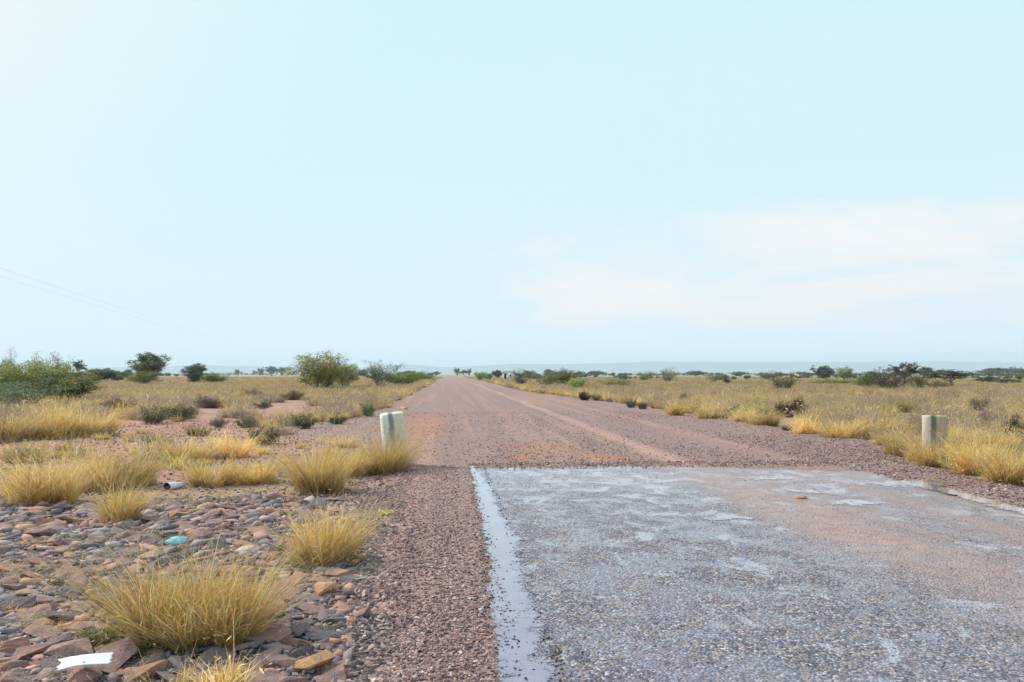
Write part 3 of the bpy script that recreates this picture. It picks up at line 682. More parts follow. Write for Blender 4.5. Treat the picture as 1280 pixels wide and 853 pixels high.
KINDS_ = {
    'fine': [plant(11 + q, 7, 3.2, .75, 2, 2, 11000, .36, .06, G1, 0, .06, .9, tipsel=.45, ball=44, ballh=.5) for q in range(3)],
    'round': [plant(21 + q, 6, 4.0, .95, 2, 2, 11000, .46, .085, G2, .5, .16, .5, tipsel=.12, ball=60, ballh=.52) for q in range(2)],
    'salt': [plant(31 + q, 9, 1.0, 1.3, 1, 2, 3500, .20, .030, G3, 0, .03, .4) for q in range(3)],
    'mound': [plant(41 + q, 12, 1.0, 1.4, 1, 3, 7000, .18, .034, G4, 0, .03, .3, asp=.28) for q in range(2)],
    'spiny': [plant(51 + q, 15, 2.4, .7, 1, 2, 4200, .20, .05, [(.07, .08, .05), (.10, .10, .07), (.14, .12, .10)], 0, .05, .9, asp=.25) for q in range(2)],
    'flat': [plant(61 + q, 4, 4.0, 1.0, 2, 2, 2600, .35, .09, [(.08, .095, .07), (.12, .13, .09)], 1.6, .12, .1, flat=.35, tipsel=.45) for q in range(2)],
    'thin': [plant(71 + q, 5, 3.0, .6, 2, 2, 4200, .40, .055, G5, 0, .07, .9, tipsel=.6, ball=16, ballh=.5) for q in range(3)],
    'far': [plant(81 + q, 5, 4.0, .9, 1, 2, 1300, .6, .2, G2, .7, .16, .5, ball=22, ballh=.5) for q in range(3)],
}
KM = {}
for kd, lst in KINDS_.items():
    KM[kd] = []
    for (V, T, LV, LT, LC) in lst:
        a_ = make_mesh('stem', V, T, m_bark, link=False); b_ = make_mesh('foliage', LV, LT, m_leaf, LC, link=False); KM[kd].append((a_, b_))
def woody(kd, var, x_, y_, wd, h, label, cat_, name, group=None, tint=(1, 1, 1), rz=None, sink=.05):
    stem0, fol0 = KM[kd][var % len(KM[kd])]; tree = cat_ == 'tree'
    e = empty(name, (x_, y_, float(gz(x_, y_)) - sink), (x_ * 1.7 + y_ * .9) % 6.28 if rz is None else rz); e.scale = (wd, wd, h)
    s = stem0.copy(); s.name = 'trunk' if tree else 'stem'; col.objects.link(s); s.parent = e
    f = fol0.copy(); f.name = 'crown' if tree else 'foliage'; col.objects.link(f); f.parent = e; f.color = (*tint, 1)
    return tag(e, label, cat_, group)
def W(px, top, wpx, dist, kd, var, label, cat_='bush', name=None, tint=(1, 1, 1), group=None):
    """plant whose crown is centred on column px, reaches up to row top and is wpx wide"""
    x_, y_ = at(px, dist); h = CAMH + (HY - top) / F * dist + .08
    return woody(kd, var, x_, y_, wpx / F * dist * 1.1, max(h, .15), label, cat_, name or {'bush': 'bush', 'tree': 'tree', 'shrub': 'shrub'}[cat_], group, tint)
# left field
W(186, 438, 47, 120, 'round', 0, 'dark dense round tree alone on the left horizon', 'tree', 'dark_tree')
W(243, 453, 38, 130, 'round', 1, 'low dome shaped dark bush right of the dark round tree', 'bush', 'dark_bush')
W(180, 463, 42, 112, 'fine', 1, 'low yellow green bush at the foot of the dark round tree', tint=(.8, .85, .6))
W(268, 464, 34, 128, 'fine', 2, 'low green bush right of the dome shaped dark bush', tint=(.7, .85, .8))
W(402, 437, 84, 76, 'fine', 0, 'large round yellow green bush at the left of the road', 'bush', 'green_bush', tint=(1.05, 1.05, .9))
W(430, 452, 44, 86, 'fine', 1, 'pale green bush leaning out behind the right side of the large round one', tint=(.9, 1, 1.1))
W(474, 449, 48, 88, 'thin', 0, 'grey green loose bush between the large round bush and the road', tint=(.9, 1, .9))
W(500, 463, 44, 105, 'fine', 2, 'green bush right of the grey green loose bush, nearer the road', tint=(.7, .95, .7))
W(518, 463, 30, 150, 'fine', 1, 'small dark green bush by the left road edge far ahead', tint=(.6, .85, .65))
W(532, 465, 22, 210, 'fine', 0, 'farthest green bush at the left road edge before the tree line', tint=(.55, .75, .6))
W(5, 446, 86, 44, 'fine', 0, 'wide green bush cut by the left picture edge', tint=(.85, .93, .8))
W(46, 448, 96, 46, 'fine', 1, 'wide soft green bush in the middle of the left thicket', tint=(.85, .93, .8))
W(30, 466, 110, 38, 'thin', 1, 'dark blue green bush low in front of the left thicket', tint=(.8, 1.05, 1.1))
W(90, 458, 74, 48, 'fine', 2, 'low green bush at the right end of the left thicket', tint=(.9, .95, .75))
W(62, 438, 46, 52, 'thin', 2, 'sparse yellowish bush sticking out above the left thicket', tint=(1.3, 1.2, .8))
W(10, 431, 20, 58, 'thin', 1, 'nearly bare twiggy tree top above the left picture edge thicket', 'tree', 'twiggy_tree', tint=(1.2, 1.2, 1.2))
W(97, 449, 20, 190, 'flat', 1, 'slim hazy tree just right of the left thicket', 'tree', 'slim_tree')
W(120, 460, 44, 150, 'round', 0, 'dark low bush between the thicket and the dark round tree', tint=(.8, 1.1, 1))
W(146, 463, 30, 175, 'round', 1, 'small blue green bush left of the dark round tree', tint=(.8, 1.1, 1.1))
# saltbushes on the left verge
def S(px, base, wpx, hpx, kd, var, label, tint=(1, 1, 1), name='saltbush'):
    y_ = D(base) * (1 + wpx / F * .35); x_, yp = XY(px, y_)
    return woody(kd, var, x_, yp, wpx / F * y_, hpx / F * y_ * 1.3, label, 'shrub', name, None, tint, sink=.02)
S(333, 554, 42, 22, 'salt', 0, 'darkest round grey green saltbush right of the red soil', (.55, .62, .55))
S(380, 535, 34, 16, 'salt', 1, 'dark flat saltbush behind and right of the darkest round one', (.5, .55, .48))
S(423, 531, 28, 14, 'salt', 2, 'dark green saltbush left of the leaning post top', (.5, .7, .55))
S(461, 521, 20, 19, 'salt', 0, 'light green upright saltbush at the gravel edge behind the left post', (1.1, 1.35, .9))
S(308, 533, 24, 14, 'salt', 1, 'small pale grey saltbush left of the dark flat one', (.9, 1, .9))
S(275, 533, 26, 14, 'salt', 2, 'small grey saltbush at the end of the row behind the red soil', (.8, .85, .8))
S(228, 527, 44, 20, 'salt', 0, 'grey brown shrub in the middle of the row behind the red soil', (.85, .75, .7))
S(192, 530, 40, 20, 'salt', 1, 'grey olive shrub at the left end of the row behind the red soil', (.85, .8, .65))
S(330, 511, 24, 10, 'salt', 2, 'small green shrub on bare ground behind the saltbushes', (.7, .85, .65))
S(367, 500, 34, 12, 'mound', 0, 'low russet brown shrub in the straw below the large round bush', (1.9, 1.5, 1.2))
S(318, 498, 24, 12, 'salt', 0, 'grey shrub on the straw field far behind the saltbushes', (.75, .75, .7))
S(150, 515, 40, 18, 'mound', 1, 'brown dead shrub behind the small orange tinted tussock', (2.0, 1.8, 1.5), 'dead_shrub')
S(262, 510, 40, 16, 'mound', 0, 'purplish dead shrub behind the row of grey shrubs', (1.9, 1.7, 1.6), 'dead_shrub')
# right field
W(650, 459, 28, 104, 'thin', 1, 'grey green bush right beside the small white hut', tint=(.75, .9, .8))
W(622, 462, 14, 300, 'round', 0, 'small dark blue green tree left of the white hut', 'tree', 'small_tree')
W(611, 466, 14, 215, 'fine', 1, 'dark green bush left of the white hut at the road edge', tint=(.5, .75, .65))
W(601, 464, 16, 210, 'fine', 0, 'first green bush at the right road edge beside the white marker', tint=(.7, .85, .65))
W(680, 464, 40, 105, 'thin', 0, 'olive green bush in the right roadside row, left of the tallest', tint=(1, 1, .8))
W(702, 458, 34, 112, 'fine', 2, 'tallest green bush of the right roadside row', tint=(.85, .95, .8))
W(723, 472, 26, 80, 'fine', 1, 'small bright green bush at the right end of the roadside row', tint=(1, 1.15, .7))
S(730, 501, 15, 12, 'mound', 1, 'small almost black ball shaped shrub at the right road edge', (.45, .45, .42), 'dark_shrub')
S(745, 501, 16, 10, 'salt', 2, 'small olive shrub next to the almost black ball shrub', (1.3, 1.3, .6))
S(789, 510, 17, 12, 'salt', 1, 'left one of two dark green saltbushes at the right road edge', (.45, .6, .5))
S(803, 512, 14, 10, 'salt', 0, 'right one of two dark green saltbushes at the right road edge', (.5, .6, .5))
S(852, 500, 16, 7, 'mound', 0, 'tiny dark brown shrub in the straw above the bright isolated tussock', (.9, .7, .7), 'dark_shrub')
S(812, 495, 10, 5, 'mound', 1, 'tiny rust coloured shrub in the straw of the right field', (2.2, 1.3, 1.0), 'dead_shrub')
S(924, 521, 34, 13, 'salt', 2, 'wide low green saltbush behind the road edge grass', (.6, .85, .6))
S(955, 522, 30, 12, 'salt', 1, 'grey green saltbush touching the left side of the dark mound shrub', (.8, .95, .7))
S(988, 521, 42, 22, 'mound', 0, 'large dark purple brown mound shrub in the right field', (.5, .43, .46), 'mound_shrub')
S(1271, 551, 48, 28, 'mound', 1, 'dark mound shrub cut by the right picture edge', (.5, .44, .46), 'mound_shrub')
S(984, 539, 18, 9, 'salt', 0, 'tiny dark green shrub at the gravel edge under the dark mound', (.5, .8, .4))
S(1232, 530, 24, 15, 'mound', 0, 'grey brown dead shrub in the field right of the right post', (1.5, 1.4, 1.35), 'dead_shrub')
S(1138, 540, 26, 16, 'salt', 2, 'pale blue grey shrub just left of the right post', (1.1, 1.15, 1.2))
S(1222, 512, 30, 14, 'salt', 1, 'grey olive shrub in the straw beyond the right post', (.9, .85, .75))
W(770, 471, 44, 95, 'thin', 2, 'low olive green thicket in the right field left of the pale tree', tint=(.9, 1, .7))
W(805, 463, 26, 190, 'thin', 0, 'pale ghostly bush left of the sparse pale tree', tint=(1.3, 1.3, 1.1))
W(835, 457, 34, 150, 'thin', 1, 'sparse pale tree with sky showing through in the right field', 'tree', 'sparse_tree', tint=(1.2, 1.25, 1.2))
W(893, 465, 30, 170, 'thin', 2, 'pale green bush in the middle of the right horizon', tint=(1.1, 1.2, .9))
W(908, 469, 9, 130, 'mound', 0, 'tiny dark bush right of the pale green one on the right horizon', tint=(.6, .6, .6))
W(960, 462, 22, 210, 'thin', 1, 'hazy grey bush behind the dark green vase shaped bush')
W(980, 463, 38, 70, 'spiny', 0, 'dark green vase shaped bush in the right field', 'bush', 'dark_bush', tint=(1.1, 1.3, 1))
W(1029, 456, 27, 230, 'round', 1, 'round hazy tree, left of the pair on the right horizon', 'tree', 'round_tree', tint=(.9, 1, 1.1))
W(1057, 456, 20, 190, 'fine', 2, 'narrow greenish tree, right of the pair on the right horizon', 'tree', 'narrow_tree', tint=(.6, .75, .7))
W(1040, 474, 70, 120, 'fine', 0, 'low bright green thicket under the pair of trees', tint=(1, 1.05, .75))
W(1083, 467, 30, 82, 'fine', 1, 'green bush left of the dark spiny bush', tint=(.55, .7, .5))
W(1110, 458, 56, 74, 'spiny', 1, 'dark spiny bush of many upright stems, largest on the right horizon', 'bush', 'spiny_bush')
W(1129, 453, 38, 80, 'flat', 0, 'leaning tree with a small flat crown above the spiny bush', 'tree', 'flat_crown_tree', tint=(.9, .9, .9))
W(1150, 465, 40, 84, 'thin', 0, 'olive brown bush right of the dark spiny bush', tint=(.7, .65, .55))
W(1172, 471, 34, 82, 'spiny', 0, 'brown twiggy bush below the wide flat crown', tint=(1.6, 1.3, 1.2))
W(1190, 461, 60, 90, 'flat', 1, 'wide flat crowned dark tree on the right horizon', 'tree', 'flat_crown_tree', tint=(.8, .75, .7))
W(1236, 470, 26, 140, 'round', 0, 'dark low bush near the right picture edge', tint=(.9, 1, 1.1))
W(1258, 473, 30, 120, 'round', 1, 'dark low bush closest to the right picture edge', tint=(.8, .9, 1))

# ---------------------------------------------------------------- distant tree line
r = np.random.default_rng(5)
FAR_T = 'distant dark tree in the hazy tree line'
spots = [(572, 459, 12, 850), (581, 462, 10, 800), (587, 460, 5, 700), (325, 459, 14, 900), (340, 457, 18, 880), (353, 458, 14, 860), (298, 461, 10, 950), (160, 461, 16, 520), (133, 459, 20, 480),
         (1262, 458, 50, 620), (1236, 460, 30, 640), (1276, 459, 26, 560), (720, 463, 20, 420), (745, 463, 26, 700), (660, 462, 16, 500), (690, 461, 22, 600), (870, 463, 26, 650), (925, 464, 30, 600), (1005, 464, 26, 700),
         (1155, 458, 30, 380), (1172, 461, 20, 420), (1130, 462, 30, 560), (1090, 464, 26, 650), (455, 461, 20, 500), (440, 462, 16, 600), (510, 463, 20, 800), (545, 464, 14, 900)]
for q, (a_, b_, c_, d_) in enumerate(spots):
    side = 'left' if a_ < 562 else 'right'
    W(a_, b_, c_, d_, 'far', q, lab(a_, 468, 'hazy distant tree'), 'tree', 'distant_tree', (.9, 1, 1.05), f'distant trees on the {side} horizon')
def belt(name, n, d0, d1, s0, s1, seed, label, keepf):
    r = np.random.default_rng(seed); d = r.uniform(d0, d1, n); px = r.uniform(-150, 1430, n); ok = keepf(px, d, r) & (np.abs(XY(px, d)[0] - 4) > 16)
    px, d = px[ok], d[ok]; n = len(d); s = r.uniform(s0, s1, n)
    x_, yy = XY(px, d); wsc = s * r.uniform(1.0, 1.7, n)
    f = KM['far'][seed % 3][1]
    return scatter(name, f, np.column_stack([x_, yy, np.full(n, -.25)]), r.random(n) * 6.28, np.column_stack([wsc, wsc, s]), label, (1.05, 1.2, 1.1))
belt('far_woodland', 1300, 1100, 2600, 3.2, 5.5, 3, 'hazy blue tree belt along the whole horizon', lambda px, d, r: r.random(len(px)) < .25 + .75 * (fbm(px * .015, d * .002) > .45))
belt('far_woodland', 800, 420, 900, 1.8, 3.4, 4, 'scattered scrub in front of the hazy tree belt', lambda px, d, r: (fbm(px * .02 + 7, d * .004) > .47) & ~((px > 250) & (px < 440)))
belt('far_woodland', 520, 180, 420, 1.3, 2.2, 5, 'thin olive scrub across the middle distance', lambda px, d, r: (fbm(px * .02 + 2, d * .01) > .5) & ~((px > 130) & (px < 440)))

# ---------------------------------------------------------------- concrete posts
m_post, nt, p, out = mat('old_painted_concrete')
tc = nt.new('ShaderNodeTexCoord').outputs['Object']; ox, oy, oz = nt.xyz(tc)
n1 = nt.noise(tc, 5, 6, .65); n2 = nt.noise(tc, 40, 4, .7)
c = nt.mix(nt.step(ox, -.05, .1), (.82, .83, .84), (.76, .70, .54))  # light from the left painted in: brighter, cooler left side, yellower right
c = nt.mix(nt.math('MULTIPLY', nt.step(n1, .5, .7), .25), c, (.60, .57, .46))
c = nt.mix(nt.math('MULTIPLY', nt.step(n2, .52, .68), .6), c, (.33, .30, .24))
wv = nt.math('ADD', ox, nt.math('MULTIPLY', nt.math('SUBTRACT', nt.noise(nt.scalev(tc, 1, 1, .6), 6, 4), .5), .06))
stn = nt.math('MULTIPLY', nt.step(nt.math('ABSOLUTE', nt.math('ADD', wv, .03)), .07, .015), nt.step(oz, .25, .75, .35, 1))
c = nt.mix(nt.math('MULTIPLY', stn, .8), c, (.12, .13, .11))
c = nt.mix(nt.step(oz, .3, .02), c, (.40, .34, .24))
oi = nt.new('ShaderNodeObjectInfo'); c = nt.mix(1.0, c, oi.outputs['Color'], 'MULTIPLY')
nt.put(p.inputs['Base Color'], c); p.inputs['Roughness'].default_value = .85
nt.put(p.inputs['Normal'], nt.bump(nt.math('ADD', n2, n1), .8, .03))
def post_mesh(seed, w_=.21, dpt=.17, h=.96):
    """rounded block with a worn vertical channel down its front and a weathered top edge"""
    r = np.random.default_rng(seed); na = 72; a = np.linspace(0, 2 * np.pi, na, endpoint=False)
    e = 3.4; sx = np.sign(np.cos(a)) * np.abs(np.cos(a)) ** (2 / e); sy = np.sign(np.sin(a)) * np.abs(np.sin(a)) ** (2 / e)
    levels = [(-.12, 1.03)] + [(q * .05, 1.03 - q * .0025) for q in range(18)] + [(.90, .985), (.935, .97), (.953, .94), (.96, .88)]
    V = []
    for z_, k_ in levels:
        X_ = sx * w_ * k_; Y_ = sy * dpt * k_
        gr = np.exp(-((X_ + .03) / .022) ** 2) * (sy < 0) * (.022 if z_ > .2 else .01); Y_ = Y_ + gr
        j = 1 + (fbm(a * 2 + seed, np.full(na, z_ * 6)) - .5) * .07 + (fbm(a * 7 + seed, np.full(na, z_ * 22)) - .5) * .06
        V.append(np.column_stack([X_ * j, Y_ * j, np.full(na, z_ * h / .96) + (r.normal(0, .002, na) if z_ > .9 else 0)]))
    nl = len(levels); V = np.concatenate(V + [[[0, 0, h + .004]]]); T = []
    for l_ in range(nl - 1):
        for i_ in range(na): j_ = (i_ + 1) % na; T.append((l_ * na + i_, l_ * na + j_, (l_ + 1) * na + j_, (l_ + 1) * na + i_))
    T4 = np.array(T); o_ = bpy.data.objects.new('concrete_post', bpy.data.meshes.new('concrete_post'))
    o_.data.from_pydata(V.tolist(), [], [tuple(t_) for t_ in T] + [((nl - 1) * na + i_, (nl - 1) * na + (i_ + 1) % na, nl * na) for i_ in range(na)])
    for f_ in o_.data.polygons: f_.use_smooth = True
    o_.data.materials.append(m_post); col.objects.link(o_); return o_
x_, y_ = at(497, 14.1)
o = post_mesh(1); o.location = (x_, y_, float(gz(x_, y_))); o.rotation_euler = (R(3), R(-6), R(6)); o.color = (1.08, 1.1, 1.1, 1)
tag(o, 'whitewashed stubby concrete post leaning left beside the gravel road with a dark streak', 'post')
x_, y_ = at(1166, 14.6)
o = post_mesh(4, .205, .17, .88); o.location = (x_, y_, float(gz(x_, y_))); o.rotation_euler = (R(-1), R(.5), R(-26)); o.color = (.70, .63, .55, 1)
tag(o, 'dull grey stubby concrete post upright in golden grass right of the wet road', 'post')

# ---------------------------------------------------------------- stone apron
m_stone, nt, p, out = mat('weathered_sandstone')
oi = nt.new('ShaderNodeObjectInfo'); tc = nt.pos()
pc = nt.ramp(oi.outputs['Random'], [(.0, (.12, .10, .125)), (.15, (.22, .165, .18)), (.35, (.38, .225, .19)), (.6, (.50, .25, .185)), (.75, (.31, .235, .235)), (.87, (.58, .29, .15)), (1, (.50, .36, .30))])
pc.node.color_ramp.interpolation = 'LINEAR'
n1 = nt.noise(tc, 11, 5, .65); n2 = nt.noise(tc, 70, 4, .7)
c = nt.mix(nt.step(n1, .45, .6), pc, nt.mix(.65, pc, (.13, .12, .145)))
c = nt.mix(nt.math('MULTIPLY', nt.step(nt.noise(tc, 5, 3), .56, .66), .5), c, (.44, .25, .14))
c = nt.mix(nt.step(n2, .4, .75, 0, .4), c, (.46, .40, .37))
c = nt.mix(1.0, c, oi.outputs['Color'], 'MULTIPLY')
nt.put(p.inputs['Base Color'], c); p.inputs['Roughness'].default_value = .82
nt.put(p.inputs['Normal'], nt.bump(nt.math('ADD', nt.math('MULTIPLY', n2, .5), n1), 1.0, .05))
m_bed, nt, p, out = mat('dark_gravel_bed')
g = nt.pos(); v1 = nt.voro(g, 48); n1 = nt.noise(g, 3, 5, .7); cell = nt.xyz(v1.outputs['Color'])[0]
c = nt.ramp(cell, [(0, (.03, .028, .035)), (.5, (.09, .078, .085)), (.85, (.20, .155, .15)), (1, (.38, .31, .28))])
c = nt.mix(nt.math('MULTIPLY', nt.step(n1, .48, .66), .45), c, (.24, .17, .145))
nt.put(p.inputs['Base Color'], c); p.inputs['Roughness'].default_value = .85
nt.put(p.inputs['Normal'], nt.bump(nt.math('ADD', nt.math('MULTIPLY', v1.outputs['Distance'], -1.0), nt.math('MULTIPLY', n1, 2.0)), .9, .02))
ay = np.arange(2.0, 12.6, .16)
al = np.full(len(ay), -11.0); ar = road_left(ay) + .12
t = np.linspace(0, 1, 70); AX = al[:, None] * (1 - t) + ar[:, None] * t
AYY = np.broadcast_to(ay[:, None], AX.shape)
def apz(X, Y):
    k_ = 1 - sst(10.6, 12.3, Y + (fbm(X * .9, Y * 0 + 5) - .5) * 2.2)
    return gz(X, Y) + (-.03 + .042 * k_) + (fbm(X * 3, Y * 3) - .5) * .05 * k_
apron = grid_mesh('stone_apron', AX, ay, apz, m_bed); tag(apron, kind='structure')

def stone_mesh(seed, rough=.0):
    import bmesh
    r = np.random.default_rng(seed); bm = bmesh.new()
    n_ = 14; e = r.uniform(4, 10)
    for q in range(n_):
        d = r.normal(0, 1, 3); d /= np.linalg.norm(d); d /= (np.abs(d) ** e).sum() ** (1 / e); bm.verts.new(d * r.uniform(.66, 1, 3) * np.array([.5, .5, .5]))
    ret = bmesh.ops.convex_hull(bm, input=bm.verts)
    bmesh.ops.delete(bm, geom=[v for v in bm.verts if not v.link_faces], context='VERTS')
    me = bpy.data.meshes.new('stone'); bm.to_mesh(me); bm.free(); me.materials.append(m_stone); return me
stones = [stone_mesh(200 + q) for q in range(14)]
def add_stone(x_, y_, a_, b_, c_, rz, parent=None, name='stone', colr=(1, 1, 1), tilt=.12, me=None):
    o = bpy.data.objects.new(name, me or random.choice(stones)); col.objects.link(o)
    o.location = (x_, y_, float(apz(x_, y_)) - c_ * .03); o.scale = (a_, b_, c_); o.rotation_euler = (random.gauss(0, tilt), random.gauss(0, tilt), rz); o.color = (*colr, 1)
    if parent: o.parent = parent
    return o
# packed random stones
r = np.random.default_rng(77); acc = []; cell_ = {}
def near_ok(x_, y_, s_):
    ix, iy = int(x_ // .3), int(y_ // .3)
    for i_ in range(ix - 1, ix + 2):
        for j_ in range(iy - 1, iy + 2):
            for (a_, b_, c_) in cell_.get((i_, j_), ()):
                if (a_ - x_) ** 2 + (b_ - y_) ** 2 < ((c_ + s_) * .36) ** 2: return False
    return True
for tri in range(60000):
    y_ = 3.6 * (11.6 / 3.6) ** r.random(); px = r.uniform(-60, 480); x_, y_ = XY(px, y_)
    if x_ > float(np.interp(y_, [4, 8, 11, 12], [-.62, -.95, -1.35, -1.4])) + r.normal(0, .06) : continue
    s0 = .26 if tri < 2200 else (.16 if tri < 12000 else .09); s_ = s0 * r.uniform(.75, 1.35)
    if fbm(x_ * 1.1 + 8, y_ * 1.1) < .36 and r.random() < .75: continue
    if y_ > 10.4 + (fbm(x_ * .9, 5.0) - .5) * 2.2: continue
    if near_ok(x_, y_, s_):
        cell_.setdefault((int(x_ // .3), int(y_ // .3)), []).append((x_, y_, s_)); acc.append((x_, y_, s_))
acc.sort(key=lambda q: -q[2] / q[1])
big = acc[:292]
for (x_, y_, s_) in big:
    add_stone(x_, y_, s_ * random.uniform(1.0, 1.4), s_ * random.uniform(.7, 1.0), s_ * random.uniform(.24, .46), random.random() * 6.28, apron, tilt=.16)
rest = acc[292:]; print('stones', len(acc))
# the small remainder, one part of the apron
R_ = []
Vs, Ts, k = [], [], 0
mv = []
for me in stones:
    v = np.empty(len(me.vertices) * 3); me.vertices.foreach_get('co', v); mv.append((v.reshape(-1, 3), np.array([tuple(f_.vertices) for f_ in me.polygons])))
tints = []
SC = np.array([(.15, .14, .17), (.25, .21, .23), (.34, .21, .19), (.42, .24, .19), (.27, .22, .23), (.50, .27, .18), (.42, .33, .29), (.17, .155, .18)])
def merge_stones(lst, zf, hk=(.3, .6), zo=.02):
    Vs, Ts, Cs, k = [], [], [], 0
    for (x_, y_, s_) in lst:
        v, t_ = random.choice(mv); a_ = random.random() * 6.28; c_, s2 = math.cos(a_), math.sin(a_)
        q = v * np.array([s_ * random.uniform(.9, 1.5), s_ * random.uniform(.55, 1), s_ * random.uniform(*hk)]); q = q + np.array([q[:, 1] * random.uniform(-.4, .4), q[:, 0] * random.uniform(-.2, .2), q[:, 0] * random.uniform(-.25, .25)]).T
        z_ = zf(x_, y_); q = np.column_stack([q[:, 0] * c_ - q[:, 1] * s2 + x_, q[:, 0] * s2 + q[:, 1] * c_ + y_, q[:, 2] + z_ + s_ * zo])
        Vs.append(q); Ts.append(t_ + k); k += len(q); Cs.append(np.repeat((SC[random.randrange(len(SC))] * random.uniform(.85, 1.15))[None], len(q), 0))
    return np.concatenate(Vs), np.concatenate(Ts), np.concatenate(Cs)
m_small, nt, p, out = mat('small_stone')
c = nt.new('ShaderNodeAttribute', attribute_name='tint').outputs['Color']; g = nt.pos(); n1 = nt.noise(g, 40, 4, .7)
nt.put(p.inputs['Base Color'], nt.mix(nt.step(n1, .4, .7, 0, .5), c, nt.mix(.5, c, (.42, .36, .33)))); p.inputs['Roughness'].default_value = .8
nt.put(p.inputs['Normal'], nt.bump(n1, .6, .01))
Y_ = np.array([(a_, b_) for a_, b_, _ in rest]); zz = apz(Y_[:, 0], Y_[:, 1]); zd = {(a_, b_): z_ for (a_, b_, _), z_ in zip(rest, zz)}
V, T, C = merge_stones(rest, lambda a_, b_: zd[(a_, b_)])
o = make_mesh('stone', V, T, m_small, C, parent=apron); tag(o, kind='stuff')
# a few particular stones
def one(px, py, wpx, dpx, hpx, colr, label, name='stone', rz=0.0, seed=0):
    x_, y_ = P(px, py); fw = D(py); s_ = wpx / F * fw
    o = add_stone(x_, y_, s_, s_ * dpx, hpx / F * fw, rz, None, name, colr, .05, stone_mesh(400 + seed)); o.location.z = float(apz(x_, y_) if x_ < -1 and y_ < 12 else (.022 if x_ > .3 else 0)) + hpx / F * fw * .25
    tag(o, label, 'stone'); return o
one(398, 826, 56, .55, 20, (1.75, 1.45, .75), 'orange yellow angular stone at the bottom, on the border of stones and gravel', rz=.5, seed=1)
one(340, 792, 66, .6, 15, (1.35, 1.15, 1.05), 'largest salmon stone lying right under the largest tussock', rz=.1, seed=2)
one(377, 788, 34, .8, 18, (.75, .8, .95), 'blue grey stone touching the right end of the largest salmon stone', rz=.4, seed=3)
one(409, 738, 34, .9, 22, (1.5, 1.15, .95), 'red and cream block shaped stone below the round tussock', rz=.2, seed=4)
one(80, 622, 24, .7, 9, (1.9, 1.8, 1.75), 'pale stone in front of the straw tussock near the left picture edge', seed=5)
one(437, 824, 11, .8, 8, (2.1, 2.0, 1.8), 'small cream pebble right of the orange yellow stone', seed=6)
one(353, 591, 15, .7, 7, (2.0, 1.8, 1.7), 'small pale stone left of the bright golden tussock', seed=7)
one(246, 664, 20, .8, 12, (1.75, 1.2, .8), 'small orange stone above the teal scrap', seed=8)
one(999, 624, 17, .8, 5, (1.9, 1.3, .75), 'lone orange clod lying on the wet road', 'clod', seed=9)
one(506, 512, 10, .9, 5, (1.9, 1.5, 1.1), 'small pale orange stone on the road behind the left post', seed=10)
one(446, 703, 16, .8, 9, (1.3, 1.0, .8), 'rust coloured stone at the right foot of the round tussock', seed=11)

# ---------------------------------------------------------------- loose gravel (stuff)
def pebble_proto(seed):
    o = bpy.data.objects.new('pebble', stone_mesh(seed)); o.data = o.data.copy(); o.data.materials.clear(); o.data.materials.append(m_pebble); return o
m_pebble, nt, p, out = mat('loose_gravel')
oi = nt.new('ShaderNodeObjectInfo')
pc = nt.ramp(oi.outputs['Random'], [(.0, (.065, .048, .055)), (.25, (.16, .11, .115)), (.5, (.27, .18, .17)), (.75, (.38, .255, .225)), (.93, (.48, .36, .31)), (1, (.64, .55, .50))])
nt.put(p.inputs['Base Color'], nt.mix(1.0, pc, oi.outputs['Color'], 'MULTIPLY')); p.inputs['Roughness'].default_value = .7
pebs = [pebble_proto(300 + q) for q in range(4)]
def gravel(n, fx, fy, s0, s1, zf, label, seed, colr=(1, 1, 1), sel=None, q0=0):
    r = np.random.default_rng(seed); y_ = fy(r.random(n)); x_ = fx(r.random(n), y_)
    if sel is not None: ok = sel(x_, y_, r); x_, y_ = x_[ok], y_[ok]
    n = len(x_); s = s0 + (s1 - s0) * r.random(n) ** 2.5; s3 = np.column_stack([s * r.uniform(.8, 1.3, n), s * r.uniform(.8, 1.1, n), s * r.uniform(.45, .8, n)])
    return scatter('gravel', pebs[q0 % 4], np.column_stack([x_, y_, zf(x_, y_) + s * .18]), None, s3, label, colr, np.column_stack([r.normal(0, .3, n), r.normal(0, .3, n), r.random(n) * 6.28]))
lg = lambda a_, b_: (lambda u: a_ * (b_ / a_) ** u)
gravel(26000, lambda u, y_: road_left(y_) - .05 + u * (.42 - road_left(y_)), lg(3.6, 14), .010, .034, road_z, 'loose purplish gravel on the left road shoulder', 1, q0=0,
       sel=lambda x_, y_, r: r.random(len(x_)) < np.clip(1.05 - (x_ - road_left(y_)) / 1.6, .18, 1))
gravel(2600, lambda u, y_: .3 + u * 6.6, lambda u: 13.25 + 1.0 * u ** .7, .012, .045, lambda a_, b_: np.maximum(road_z(a_, b_), .02), 'gravel spilling over the end of the sealed road', 9, q0=2)
gravel(9000, lambda u, y_: road_left(y_) - .45 + u * .8, lg(3.6, 14), .012, .045, lambda a_, b_: np.maximum(apz(a_, b_), road_z(a_, b_)), 'coarse gravel spilling onto the stones', 2, q0=1)
gravel(16000, lambda u, y_: -8 + u * (7 + 0 * y_), lg(3.6, 11.5), .012, .04, apz, 'small dark gravel between the apron stones', 3, (.75, .75, .85), q0=2)
gravel(26000, lambda u, y_: road_left(y_) + u * (road_right(y_) - road_left(y_)), lg(13.9, 34), .014, .05, road_z, 'loose gravel scattered over the unsealed road', 4, q0=3,
       sel=lambda x_, y_, r: r.random(len(x_)) < .2 + .8 * np.clip(fbm(x_ * .8, y_ * .25) * 2.6 - .9, 0, 1) * (np.abs(x_ - 4.15) > .35))
